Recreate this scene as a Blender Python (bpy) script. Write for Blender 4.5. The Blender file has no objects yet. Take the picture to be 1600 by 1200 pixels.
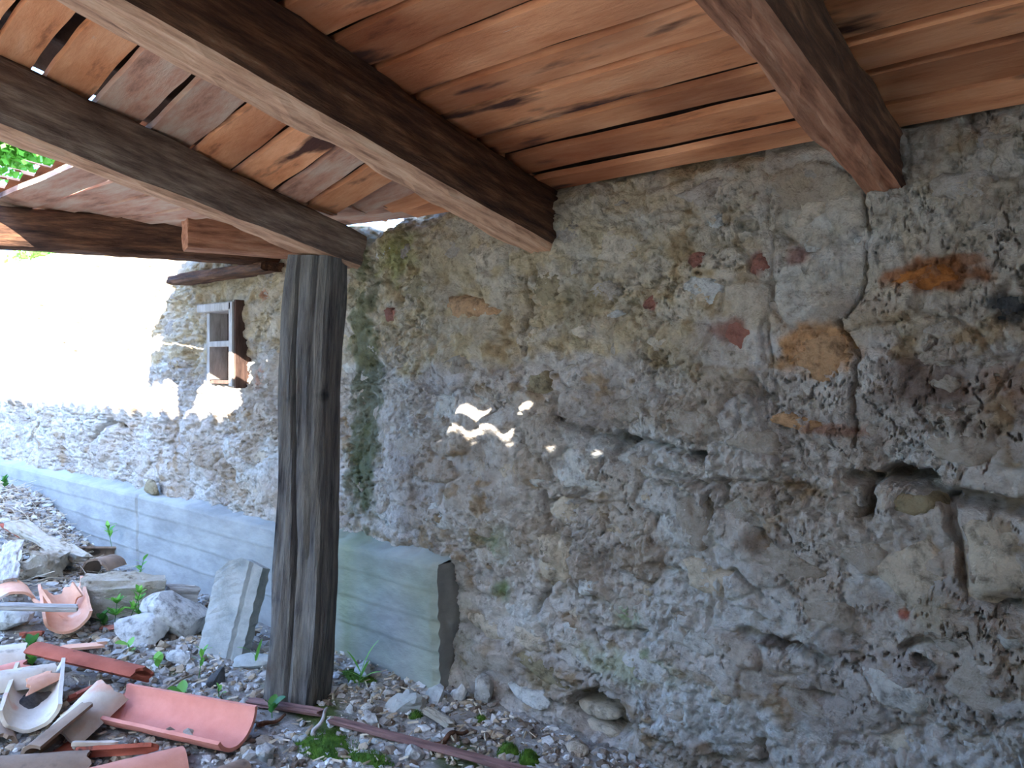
import bpy, math, random
import numpy as np
from mathutils import Vector, Matrix

random.seed(7)
rng = np.random.default_rng(11)
S = bpy.context.scene
COL = S.collection

# ------------------------------------------------------------------ camera, sky, sun, exposure
D = 2.3                      # distance from the camera to the stone wall
EYE = 1.3
HEAD = math.radians(41.07)   # the view turns this far left of the wall's normal
FPX, CX, HY = 1237.0, 800.0, 575.0
cam = bpy.data.cameras.new('camera')
camo = bpy.data.objects.new('camera', cam)
COL.objects.link(camo)
camo.location = (0, 0, EYE)
camo.rotation_euler = (math.pi / 2, 0, HEAD)
cam.sensor_width = 36
cam.lens = FPX / 1600 * 36
cam.shift_y = -25 / 1600
cam.clip_start = 0.02
S.camera = camo

SUN_A, SUN_E = -0.35, 0.62   # sunlight travels (SUN_A, 1, -SUN_E)
w = bpy.data.worlds.new('sky')
S.world = w
w.use_nodes = True
nt = w.node_tree
bg = nt.nodes['Background']
sky = nt.nodes.new('ShaderNodeTexSky')
sky.sky_type = 'NISHITA'
sky.sun_disc = False
sky.sun_elevation = math.radians(32)
sky.sun_rotation = math.atan2(-SUN_A, -1)
sky.air_density = 1.0
sky.dust_density = 1.0
tint = nt.nodes.new('ShaderNodeMix'); tint.data_type = 'RGBA'; tint.blend_type = 'MULTIPLY'; tint.inputs[0].default_value = 1
tint.inputs[7].default_value = (0.70, 0.93, 1.30, 1)
nt.links.new(sky.outputs[0], tint.inputs[6]); nt.links.new(tint.outputs[2], bg.inputs[0])
bg.inputs[1].default_value = 0.75
sl = bpy.data.lights.new('sun', 'SUN')
sl.energy = 18
sl.angle = math.radians(0.25)
sl.color = (1.0, 0.95, 0.87)
so = bpy.data.objects.new('sun', sl)
COL.objects.link(so)
so.location = (3, -8, 7)
so.rotation_euler = Vector((SUN_A, 1, -SUN_E)).to_track_quat('-Z', 'Y').to_euler()
S.view_settings.view_transform = 'Standard'
S.view_settings.look = 'None'
S.view_settings.gamma = 1
S.view_settings.use_curve_mapping = False
S.view_settings.exposure = 1.32

# ------------------------------------------------------------------ geometry of the view
FW = Vector((-math.sin(HEAD), math.cos(HEAD), 0))
RT = Vector((math.cos(HEAD), math.sin(HEAD), 0))
CAM = Vector((0, 0, EYE))
def ray(px, py):
    return FW + RT * ((px - CX) / FPX) + Vector((0, 0, (HY - py) / FPX))
def on_wall(px, py, off=0.0):
    r = ray(px, py)
    return CAM + r * ((D - off) / r.y)
def at_depth(px, py, d):
    return CAM + ray(px, py) * d

def _hash(ix, iy, seed):
    h = (ix.astype(np.int64) * 374761393 + iy.astype(np.int64) * 668265263 + seed * 1442695041) & 0xFFFFFFFF
    h = ((h ^ (h >> 13)) * 1274126177) & 0xFFFFFFFF
    h = ((h ^ (h >> 16)) * 2246822519) & 0xFFFFFFFF
    return ((h ^ (h >> 15)) & 0xFFFFFF) / float(0xFFFFFF)
def noise(x, y, seed=0):
    x = np.asarray(x, float); y = np.asarray(y, float)
    ix = np.floor(x); iy = np.floor(y); fx = x - ix; fy = y - iy
    ux = fx * fx * fx * (fx * (fx * 6 - 15) + 10); uy = fy * fy * fy * (fy * (fy * 6 - 15) + 10)
    def g(dx, dy):
        a = _hash(ix + dx, iy + dy, seed) * 2 * math.pi
        return np.cos(a) * (fx - dx) + np.sin(a) * (fy - dy)
    a = g(0, 0) + (g(1, 0) - g(0, 0)) * ux
    b = g(0, 1) + (g(1, 1) - g(0, 1)) * ux
    return (a + (b - a) * uy) * 1.4
def _hs(ix, iy, seed):
    h = (ix * 374761393 + iy * 668265263 + seed * 1442695041) & 0xFFFFFFFF
    h = ((h ^ (h >> 13)) * 1274126177) & 0xFFFFFFFF
    h = ((h ^ (h >> 16)) * 2246822519) & 0xFFFFFFFF
    return ((h ^ (h >> 15)) & 0xFFFFFF) / 16777215.0
def sn(x, y, seed=0):
    ix = math.floor(x); iy = math.floor(y); fx = x - ix; fy = y - iy
    ux = fx * fx * (3 - 2 * fx); uy = fy * fy * (3 - 2 * fy)
    def g(dx, dy):
        a = _hs(ix + dx, iy + dy, seed) * 6.2831853
        return math.cos(a) * (fx - dx) + math.sin(a) * (fy - dy)
    a0 = g(0, 0); a = a0 + (g(1, 0) - a0) * ux
    b0 = g(0, 1); b = b0 + (g(1, 1) - b0) * ux
    return (a + (b - a) * uy) * 1.4
def fbm(x, y, octs=4, seed=0, gain=0.5):
    s = 0; a = 1
    for i in range(octs):
        s = s + a * noise(x * 2 ** i + 17.3 * i, y * 2 ** i + 5.1 * i, seed + i); a *= gain
    return s
def voro(x, y, seed=0):
    ix = np.floor(x); iy = np.floor(y)
    f1 = np.full(np.shape(x), 9.0); f2 = f1.copy(); cid = f1.copy()
    for dx in (-1, 0, 1):
        for dy in (-1, 0, 1):
            cx = ix + dx; cy = iy + dy
            px = cx + 0.1 + 0.8 * _hash(cx, cy, seed); py = cy + 0.1 + 0.8 * _hash(cx, cy, seed + 9)
            d = np.hypot(px - x, py - y)
            i = _hash(cx, cy, seed + 33)
            n1 = d < f1
            f2 = np.where(n1, f1, np.minimum(f2, d)); cid = np.where(n1, i, cid); f1 = np.where(n1, d, f1)
    return f1, f2, cid
def sstep(a, b, x):
    t = np.clip((x - a) / (b - a), 0, 1)
    return t * t * (3 - 2 * t)

# ------------------------------------------------------------------ mesh and tagging helpers
def mesh(name, v, f, m=None, smooth=True):
    me = bpy.data.meshes.new(name)
    me.from_pydata([tuple(map(float, p)) for p in v] if not isinstance(v, np.ndarray) else v.tolist(), [], f)
    if m: me.materials.append(m)
    if smooth: me.shade_smooth()
    me.update()
    return me
def link(name, me, parent=None):
    o = bpy.data.objects.new(name, me); COL.objects.link(o)
    if parent: o.parent = parent
    return o
def build(name, v, f, m, parent=None, smooth=True):
    return link(name, mesh(name, v, f, m, smooth), parent)
def tag(o, label, cat, group=None):
    o['label'] = label; o['category'] = cat
    if group: o['group'] = group
    return o
def struct(o, label=None):
    o['kind'] = 'structure'
    if label: o['label'] = label
    return o
def empty(name, loc):
    o = bpy.data.objects.new(name, None); COL.objects.link(o); o.location = loc
    o.empty_display_size = 0.1
    return o
def frame(a, b, roll=0.0):
    """matrix with origin a, local X towards b, local Z up as far as possible, then rolled about X"""
    x = (b - a).normalized()
    y = Vector((0, 0, 1)).cross(x)
    y = y.normalized() if y.length > 1e-4 else Vector((0, 1, 0))
    z = x.cross(y)
    m = Matrix((x, y, z)).transposed().to_4x4()
    m = m @ Matrix.Rotation(roll, 4, 'X')
    m.translation = a
    return m
def colattr(me, name, arr):
    at = me.color_attributes.new(name, 'FLOAT_COLOR', 'POINT')
    out = np.ones((len(me.vertices), 4), np.float32); out[:, :3] = arr
    at.data.foreach_set('color', out.ravel())

def lin(r, g, b):
    f = lambda c: (c / 255 / 12.92) if c / 255 <= 0.04045 else ((c / 255 + 0.055) / 1.055) ** 2.4
    return (f(r), f(g), f(b), 1)
def linv(r, g, b): return np.array(lin(r, g, b)[:3])

# ------------------------------------------------------------------ materials
def nodes(name):
    m = bpy.data.materials.new(name); m.use_nodes = True
    n = m.node_tree.nodes; b = n['Principled BSDF']; return m, n, m.node_tree.links, b
def ramp(n, stops):
    r = n.new('ShaderNodeValToRGB'); e = r.color_ramp.elements
    while len(e) < len(stops): e.new(0.5)
    for i, (p, c) in enumerate(stops): e[i].position = p; e[i].color = c
    return r
def rough_mat(name, stops, scale=6, stretch=(1, 1, 1), rough=0.9, bump=0.4, bscale=40, spots=None, dist=0.01, attr=None, spread=0.0, sst=False):
    """stops: colour ramp over stretched noise; spots: (colour, amount, scale)"""
    m, n, L, b = nodes(name)
    b.inputs['Roughness'].default_value = rough
    b.inputs['Specular IOR Level'].default_value = 0.25
    tc = n.new('ShaderNodeTexCoord'); mp = n.new('ShaderNodeMapping'); mp.inputs['Scale'].default_value = stretch
    oi = n.new('ShaderNodeObjectInfo'); va = n.new('ShaderNodeVectorMath'); va.operation = 'ADD'
    sc = n.new('ShaderNodeVectorMath'); sc.operation = 'SCALE'; sc.inputs[0].default_value = (13.1, 7.7, 5.3)
    L.new(oi.outputs['Random'], sc.inputs['Scale'])
    L.new(tc.outputs['Object'], va.inputs[0]); L.new(sc.outputs[0], va.inputs[1]); L.new(va.outputs[0], mp.inputs['Vector'])
    nz = n.new('ShaderNodeTexNoise'); nz.inputs['Scale'].default_value = scale; nz.inputs['Detail'].default_value = 8; nz.inputs['Roughness'].default_value = 0.65
    L.new(mp.outputs[0], nz.inputs['Vector'])
    r = ramp(n, stops); L.new(nz.outputs['Fac'], r.inputs['Fac'])
    c = r.outputs[0]
    if attr:
        at = n.new('ShaderNodeAttribute'); at.attribute_name = attr
        mx = n.new('ShaderNodeMix'); mx.data_type = 'RGBA'; mx.blend_type = 'MULTIPLY'; mx.inputs[0].default_value = 1
        L.new(at.outputs['Color'], mx.inputs[6]); L.new(c, mx.inputs[7]); c = mx.outputs[2]
    for i, (sc_, am, ss) in enumerate(spots or []):
        n2 = n.new('ShaderNodeTexNoise'); n2.inputs['Scale'].default_value = ss; n2.inputs['Detail'].default_value = 6
        L.new((mp if sst else va).outputs[0], n2.inputs['Vector'])
        rr = ramp(n, [(am, (0, 0, 0, 1)), (am + 0.08, (1, 1, 1, 1))]); L.new(n2.outputs['Fac'], rr.inputs['Fac'])
        mx = n.new('ShaderNodeMix'); mx.data_type = 'RGBA'; L.new(rr.outputs[0], mx.inputs[0]); L.new(c, mx.inputs[6]); mx.inputs[7].default_value = sc_
        c = mx.outputs[2]
    if spread:
        hs = n.new('ShaderNodeHueSaturation'); mr = n.new('ShaderNodeMapRange')
        mr.inputs['To Min'].default_value = 1 - spread; mr.inputs['To Max'].default_value = 1 + spread
        L.new(oi.outputs['Random'], mr.inputs['Value']); L.new(mr.outputs[0], hs.inputs['Value']); L.new(c, hs.inputs['Color']); c = hs.outputs[0]
    L.new(c, b.inputs['Base Color'])
    nb = n.new('ShaderNodeTexNoise'); nb.inputs['Scale'].default_value = bscale; nb.inputs['Detail'].default_value = 9; nb.inputs['Roughness'].default_value = 0.7
    L.new(mp.outputs[0], nb.inputs['Vector'])
    bp = n.new('ShaderNodeBump'); bp.inputs['Strength'].default_value = bump; bp.inputs['Distance'].default_value = dist
    L.new(nb.outputs['Fac'], bp.inputs['Height']); L.new(bp.outputs[0], b.inputs['Normal'])
    return m
W4 = (1, 1, 1, 1)
M = {}
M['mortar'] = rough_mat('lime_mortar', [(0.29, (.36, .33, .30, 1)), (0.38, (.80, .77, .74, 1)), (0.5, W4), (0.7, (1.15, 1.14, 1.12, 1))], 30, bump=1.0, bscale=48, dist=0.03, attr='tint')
M['stone'] = rough_mat('wall_stone', [(0.3, lin(120, 106, 92)), (0.45, lin(180, 168, 152)), (0.7, lin(202, 194, 182))], 20, bump=1, bscale=48, dist=0.025, spread=0.14)
def stone_mat(name, r, g, b_):
    return rough_mat(name, [(0.32, lin(r * .62, g * .6, b_ * .58)), (0.5, lin(r, g, b_)), (0.7, lin(min(255, r * 1.08), min(255, g * 1.08), min(255, b_ * 1.08)))], 22, bump=1, bscale=48, dist=0.022)
M['st_cream'] = stone_mat('cream_stone', 204, 190, 168)
M['st_ochre'] = stone_mat('ochre_stone', 196, 156, 116)
M['st_orange'] = stone_mat('orange_stone', 186, 116, 58)
M['st_brown'] = stone_mat('brown_stone', 120, 82, 60)
M['st_red'] = stone_mat('red_brick_chip', 158, 106, 90)
M['st_dark'] = stone_mat('dark_grey_stone', 84, 84, 84)
M['st_olive'] = stone_mat('olive_stone', 160, 146, 116)
M['st_white'] = stone_mat('pale_grey_stone', 208, 206, 198)
M['concrete'] = rough_mat('board_marked_concrete', [(0.3, lin(128, 130, 128)), (0.6, lin(158, 160, 156))], 3, (1, 1, 2), bump=0.3, bscale=50, attr='tint')
M['block'] = rough_mat('leaned_concrete', [(0.3, lin(140, 146, 142)), (0.6, lin(178, 180, 174))], 10, bump=0.8, bscale=60)
M['soil'] = rough_mat('rubble_soil', [(0.3, lin(110, 102, 94)), (0.5, lin(168, 162, 152)), (0.7, lin(204, 200, 192))], 14, bump=1, bscale=60, dist=0.02,
                      spots=[(lin(92, 104, 52), .60, 3.0)])
M['gravel'] = rough_mat('gravel', [(0.3, (.75, .75, .75, 1)), (0.6, W4)], 30, bump=0.6, bscale=90, attr='tint')
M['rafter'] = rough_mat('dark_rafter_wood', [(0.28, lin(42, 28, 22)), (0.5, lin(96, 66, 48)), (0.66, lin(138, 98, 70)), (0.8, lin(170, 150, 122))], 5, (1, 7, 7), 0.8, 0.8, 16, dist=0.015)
M['rafter_lit'] = rough_mat('lit_sawn_rafter_wood', [(0.28, lin(130, 92, 70)), (0.5, lin(206, 160, 126)), (0.7, lin(226, 190, 156))], 5, (1, 7, 7), 0.8, 0.6, 16, dist=0.012)  # for rafter lower faces; light bounced from the ground is put into this tone
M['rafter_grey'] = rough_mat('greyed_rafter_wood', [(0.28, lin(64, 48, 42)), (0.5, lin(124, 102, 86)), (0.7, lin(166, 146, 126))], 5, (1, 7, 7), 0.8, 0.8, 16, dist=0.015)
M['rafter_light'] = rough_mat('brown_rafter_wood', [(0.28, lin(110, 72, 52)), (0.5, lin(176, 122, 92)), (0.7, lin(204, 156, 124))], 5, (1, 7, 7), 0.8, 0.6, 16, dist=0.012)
M['plank'] = rough_mat('roof_plank_wood', [(0.26, lin(140, 84, 56)), (0.40, lin(222, 146, 98)), (0.6, lin(240, 172, 124)), (0.8, lin(244, 190, 148))], 3.2, (1, 5, 5), 0.75, 0.35, 20,
                       spots=[(lin(84, 54, 44), .60, 2.0), (lin(206, 192, 176), .72, 6.0)], spread=0.12, attr='tint', sst=True)
M['plank_grey'] = rough_mat('weathered_plank_wood', [(0.26, lin(110, 80, 66)), (0.45, lin(196, 146, 120)), (0.65, lin(208, 182, 158))], 3.2, (1, 5, 5), 0.8, 0.4, 20,
                       spots=[(lin(90, 60, 50), .62, 2.4)], spread=0.14)
M['post'] = rough_mat('weathered_post_wood', [(0.28, lin(44, 42, 44)), (0.42, lin(104, 100, 96)), (0.6, lin(140, 134, 124)), (0.8, lin(178, 172, 160))], 4, (9, 9, 1), 0.85, 1.0, 18, dist=0.02,
                      spots=[(lin(34, 40, 44), .62, 4.0), (lin(96, 70, 50), .63, 2.2)])
M['rot'] = rough_mat('rotten_wood', [(0.3, lin(120, 100, 80)), (0.42, lin(206, 192, 166)), (0.7, lin(228, 220, 204))], 12, (1, 1.6, 1.6), 0.95, 1.0, 22, dist=0.05)
M['greywood'] = rough_mat('grey_wood', [(0.3, lin(110, 100, 90)), (0.5, lin(176, 170, 160)), (0.7, lin(206, 202, 194))], 6, (1, 9, 9), 0.85, 0.5, 25)
M['lath'] = rough_mat('lath_wood', [(0.3, lin(84, 60, 56)), (0.6, lin(140, 106, 98))], 6, (1, 9, 9), 0.8, 0.4, 30)
M['stick'] = rough_mat('stick_wood', [(0.3, lin(100, 84, 66)), (0.6, lin(176, 160, 138))], 8, (1, 6, 6), 0.85, 0.5, 30)
M['moss'] = rough_mat('moss', [(0.3, lin(38, 66, 14)), (0.6, lin(96, 132, 40))], 20, bump=1, bscale=120)
M['charred'] = rough_mat('black_dirt', [(0.3, lin(40, 36, 34)), (0.6, lin(100, 92, 84))], 20, bump=1, bscale=70)
M['dark_tile'] = rough_mat('dark_tile_underside', [(0.3, lin(62, 46, 38)), (0.6, lin(104, 80, 66))], 8)  # dark brown, so the gaps between the planks stay dark
def tile_mat(name, a, b_, spots): return rough_mat(name, [(0.3, lin(*a)), (0.65, lin(*b_))], 7, bump=0.35, bscale=50, spots=spots, dist=0.006)
M['t_pink'] = tile_mat('pink_terracotta', (206, 128, 108), (224, 150, 130), [(lin(110, 70, 60), .74, 22)])
M['t_peach'] = tile_mat('peach_terracotta', (212, 150, 118), (232, 182, 152), [(lin(220, 212, 200), .64, 5)])
M['t_red'] = tile_mat('red_terracotta', (140, 70, 52), (178, 98, 76), [(lin(70, 50, 44), .60, 20), (lin(200, 196, 184), .71, 14)])
M['t_pale'] = tile_mat('pale_lichened_terracotta', (190, 170, 148), (214, 204, 186), [(lin(200, 140, 112), .58, 4), (lin(120, 112, 100), .63, 9)])
M['t_brown'] = tile_mat('brown_terracotta', (120, 98, 80), (158, 134, 112), [(lin(84, 70, 58), .6, 8)])
M['t_lichen'] = tile_mat('lichen_spotted_terracotta', (200, 132, 108), (218, 152, 128), [(lin(158, 184, 150), .57, 6), (lin(220, 214, 204), .66, 8)])
def leaf_mat(name, c1, c2):
    m, n, L, b = nodes(name); b.inputs['Roughness'].default_value = 0.5
    tc = n.new('ShaderNodeObjectInfo'); r = ramp(n, [(0, lin(*c1)), (1, lin(*c2))]); L.new(tc.outputs['Random'], r.inputs['Fac']); L.new(r.outputs[0], b.inputs['Base Color'])
    tr = n.new('ShaderNodeBsdfTranslucent'); L.new(r.outputs[0], tr.inputs['Color']); mx = n.new('ShaderNodeMixShader'); mx.inputs[0].default_value = 0.35
    L.new(b.outputs[0], mx.inputs[1]); L.new(tr.outputs[0], mx.inputs[2]); L.new(mx.outputs[0], n['Material Output'].inputs[0]); return m
M['leaf'] = leaf_mat('green_leaf', (96, 160, 60), (140, 200, 84))
M['leaf_dark'] = leaf_mat('dark_green_leaf', (48, 104, 40), (90, 150, 64))
M['grass'] = rough_mat('yard_grass', [(0.3, lin(70, 84, 44)), (0.6, lin(124, 128, 82))], 2)
M['straw'] = rough_mat('dry_straw', [(0.3, lin(150, 134, 108)), (0.6, lin(206, 194, 170))], 10)
M['plaster'] = rough_mat('outer_plaster', [(0.3, lin(190, 176, 156)), (0.6, lin(214, 200, 180))], 3)
M['frame_light'] = rough_mat('pale_frame_wood', [(0.3, lin(150, 142, 132)), (0.6, lin(196, 190, 182))], 6, (5, 5, 1), bump=0.4)
M['frame_dark'] = rough_mat('dark_frame_wood', [(0.3, lin(58, 42, 36)), (0.6, lin(104, 80, 70))], 6, (6, 6, 1), bump=0.5)

# ------------------------------------------------------------------ the stone wall
def wp(px, py):
    p = on_wall(px, py); return np.array([p.x, p.z])
def seg_dist(X, Z, pts):
    d = np.full(X.shape, 9.0)
    for (ax, az), (bx, bz) in zip(pts[:-1], pts[1:]):
        vx, vz = bx - ax, bz - az; q = np.clip(((X - ax) * vx + (Z - az) * vz) / (vx * vx + vz * vz + 1e-9), 0, 1)
        d = np.minimum(d, np.hypot(X - ax - q * vx, Z - az - q * vz))
    return d
CRACKS = [  # pixel polylines, half width (m), depth (m)
    ([(842, 770), (850, 815), (868, 850), (876, 888), (850, 925), (832, 962)], .009, .05),
    ([(866, 655), (905, 672), (960, 688), (1010, 690), (1060, 705), (1092, 716)], .010, .045),
    ([(1310, 505), (1338, 560), (1336, 590), (1328, 640), (1330, 700)], .006, .035),
    ([(1330, 745), (1362, 750), (1405, 735), (1445, 752), (1478, 775), (1600, 792)], .018, .09),
    ([(1130, 755), (1136, 785), (1160, 800), (1190, 808), (1192, 830)], .009, .045),
    ([(960, 680), (972, 695), (955, 705)], .014, .05),
    ([(1480, 780), (1490, 830), (1505, 890), (1520, 925), (1600, 950)], .012, .05),
    ([(1355, 740), (1358, 780), (1348, 800)], .014, .06),
    ([(1000, 1142), (1060, 1165), (1110, 1182), (1180, 1200)], .010, .06),
    ([(1178, 1165), (1190, 1200)], .012, .06),
    ([(700, 975), (730, 985), (780, 1005)], .007, .03),
    ([(703, 985), (712, 1040), (735, 1090)], .007, .035),
    ([(790, 1085), (850, 1100), (900, 1112)], .008, .04),
    ([(910, 970), (950, 985), (1015, 985)], .006, .03),
    ([(925, 985), (945, 1020)], .005, .03),
    ([(930, 1055), (938, 1085), (965, 1095), (978, 1110), (985, 1135)], .008, .05),
    ([(1200, 300), (1203, 400), (1200, 520), (1211, 640)], .004, .012),
    ([(812, 430), (822, 470), (815, 520), (820, 550)], .009, .05),
    ([(880, 900), (905, 930), (935, 940)], .006, .03),
    ([(1020, 730), (1100, 755), (1180, 750), (1260, 760)], .007, .03),
    ([(1130, 590), (1180, 600), (1210, 640)], .005, .02),
    ([(1350, 300), (1356, 360), (1350, 430), (1320, 495)], .005, .025),
    ([(850, 785), (890, 780), (935, 760), (940, 720)], .007, .035),
    ([(1010, 880), (1080, 900), (1150, 890), (1190, 930)], .007, .03),
    ([(1160, 985), (1200, 1000), (1250, 1015), (1290, 1045)], .014, .05),
    ([(1410, 1015), (1440, 1000), (1490, 1010)], .012, .05),
    ([(1215, 1085), (1290, 1095)], .010, .04),
    ([(168, 640), (172, 655), (150, 680), (140, 690)], .016, .08),
    ([(170, 660), (190, 668)], .02, .08),
    ([(40, 690), (62, 660), (66, 620)], .014, .06),
]
HOLES = [(1088, 712, .03, .02, .10), (1165, 350, .045, .022, .05), (820, 512, .025, .035, .06), (962, 688, .03, .02, .07),
         (935, 1118, .135, .085, .16), (1420, 742, .07, .022, .10), (1355, 790, .02, .045, .08), (830, 430, .02, .04, .05), (1440, 1040, .03, .02, .06),
         (172, 662, .05, .035, .09), (1108, 790, .02, .04, .05), (1000, 990, .03, .012, .04), (1575, 480, .05, .035, .014)]
WIN = (on_wall(331, 500).x, on_wall(385, 500).x, on_wall(358, 600).z, on_wall(358, 478).z)
WTOP = EYE + .297 * D
def top_at(X):
    return WTOP + (.10 * D) * sstep(-2.1 * D, -2.5 * D, X) + .010 * noise(X * 3.1, X * 0 + .3, 5) + 0.010 * noise(X * 17, X * 0 + .3, 6) - .06 * np.exp(-((X + 1.235 * D) / .11) ** 2)
def wall_h(X, Z):
    wx = X + .04 * fbm(X * 5, Z * 5, 3, 40); wz = Z + .035 * fbm(X * 5 + 9, Z * 5, 3, 50)
    h = .040 * fbm(X * 1.2, Z * 1.7, 3, 1) + .020 * fbm(X * 5, Z * 8, 3, 2)
    rough = sstep(-.35, .35, fbm(X * 1.6, Z * 2.2, 2, 77))
    f1, f2, cid = voro(wx / .20, wz / .12, 3)
    e = f2 - f1
    h = h + (cid - .5) * .016 - .016 * (1 - sstep(0.0, .16, e)) * (.35 + .65 * sstep(-.3, .25, fbm(X * 2, Z * 2, 2, 8)))
    g1, g2, gid = voro(wx / .055, wz / .04, 13)
    h = h + rough * ((gid - .5) * .010 - .008 * (1 - sstep(0, .25, g2 - g1)))
    cr = np.abs(fbm(X * 11, Z * 15, 4, 21, .62))
    h = h + (.35 + .65 * rough) * (.016 * np.minimum(cr, .5) - .004 + .006 * fbm(X * 34, Z * 44, 3, 23)) - (.25 + .75 * rough) * .014 * sstep(.22, .50, fbm(X * 20, Z * 30, 3, 31))
    for (fx, fz, sd, dp) in ((4.5, 7.5, 141, .024), (9, 13, 151, .013)):
        q = np.abs(fbm(X * fx, Z * fz, 4, sd, .55)); g = sstep(-.05, .25, noise(X * fx * .45, Z * fz * .4, sd + 5))
        h = h - dp * g * (1 - sstep(.006, .035, q))
    jx = X + .010 * fbm(X * 22, Z * 22, 2, 61); jz = Z + .010 * fbm(X * 22 + 4, Z * 22, 2, 62)
    for pts, wd, dp in CRACKS:
        d = seg_dist(jx, jz, [wp(*p) for p in pts])
        h = h - dp * (1 - sstep(wd * .3, wd * 1.5, d)) - .008 * (1 - sstep(0, wd * 6, d))
    for (px, py, rx, rz, dp) in HOLES:
        c = wp(px, py); q = np.hypot((jx - c[0]) / rx, (jz - c[1]) / rz)
        h = h - dp * (1 - sstep(.7, 1.12, q))
    inw = (X > WIN[0] + .01) & (X < WIN[1] - .01) & (Z > WIN[2] + .005) & (Z < WIN[3] - .005)
    h = np.where(inw, -.24, h)
    return h
pxs = np.arange(-160, 1640, 2.0)
ang = HEAD - np.arctan((pxs - CX) / FPX)
xs = -D * np.tan(np.clip(ang, -1.5, 1.4))
xs = np.concatenate([np.arange(-14, xs[0] - .04, .12), xs, np.arange(xs[-1] + .01, 0.6, .012), np.arange(.62, 4.6, .06)])
zs = np.arange(-.15, 1.985, .0066)
nz_ = len(zs); nx_ = len(xs)
XX, T = np.meshgrid(xs, np.linspace(0, 1, nz_))
TOP = top_at(XX)
ZZ = -.15 + (TOP + .15) * T
HH = wall_h(XX, ZZ)
edge = sstep(0, .06, TOP - ZZ)
HH = HH - (1 - edge) * .05
Yw = D - HH
V = np.stack([XX, Yw, ZZ], -1)
back = V[-1:].copy(); back[..., 1] = D + .5; back[..., 2] += .05
backb = back.copy(); backb[..., 2] = -.15
V = np.concatenate([V, back, backb], 0)
nr = V.shape[0]
idx = np.arange(nr * nx_).reshape(nr, nx_)
F = np.stack([idx[:-1, :-1], idx[:-1, 1:], idx[1:, 1:], idx[1:, :-1]], -1).reshape(-1, 4)
wme = mesh('wall_back', V.reshape(-1, 3), F.tolist(), M['mortar'])
# wall colours: warm bounced light painted as ochre high up, lime grey low down, moss, damp streak, red and brown patches
X2 = V[..., 0]; Z2 = V[..., 2]
def blend(c, col, k): return c * (1 - k[..., None]) + np.asarray(col) * k[..., None]
n1 = fbm(X2 * 3, Z2 * 4, 4, 90); n2 = fbm(X2 * 9, Z2 * 12, 3, 91); n3 = fbm(X2 * 2.0, Z2 * 2.6, 3, 92)
c = np.zeros(X2.shape + (3,)) + linv(214, 206, 196)
c = blend(c, linv(188, 178, 168), sstep(-.1, .5, n1))
c = blend(c, linv(216, 214, 208), sstep(.1, .5, n3))
_, _, ccid = voro((X2 + .04 * fbm(X2 * 5, Z2 * 5, 3, 40)) / .20, (Z2 + .035 * fbm(X2 * 5 + 9, Z2 * 5, 3, 50)) / .12, 3)
c = blend(c, linv(196, 178, 156), sstep(.62, .75, ccid) * .4)
c = blend(c, linv(178, 160, 140), sstep(.86, .9, ccid) * .4)
c = blend(c, linv(212, 192, 154), (1 - .55 * sstep(-1.7, -.8, X2 + .3 * n3)) * sstep(EYE - .02, EYE + .12, Z2 + .16 * n1 + .08 * n2) * (.55 + .40 * sstep(-.3, .4, n2)))  # ochre band stands for the warm bounce light under the roof
c = blend(c, linv(170, 140, 100), sstep(.15, .45, n2) * sstep(.0, .4, n3 * -1) * .7)
def patch(px, py, rx, rz, col, k=1.0, soft=.5, seed=0):
    global c
    p = wp(px, py)
    q = np.hypot((X2 - p[0]) / rx, (Z2 - p[1]) / rz) + .45 * fbm(X2 * 14, Z2 * 14, 3, 200 + seed)
    c = blend(c, linv(*col), (1 - sstep(1 - soft, 1 + soft * .3, q)) * k)
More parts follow.
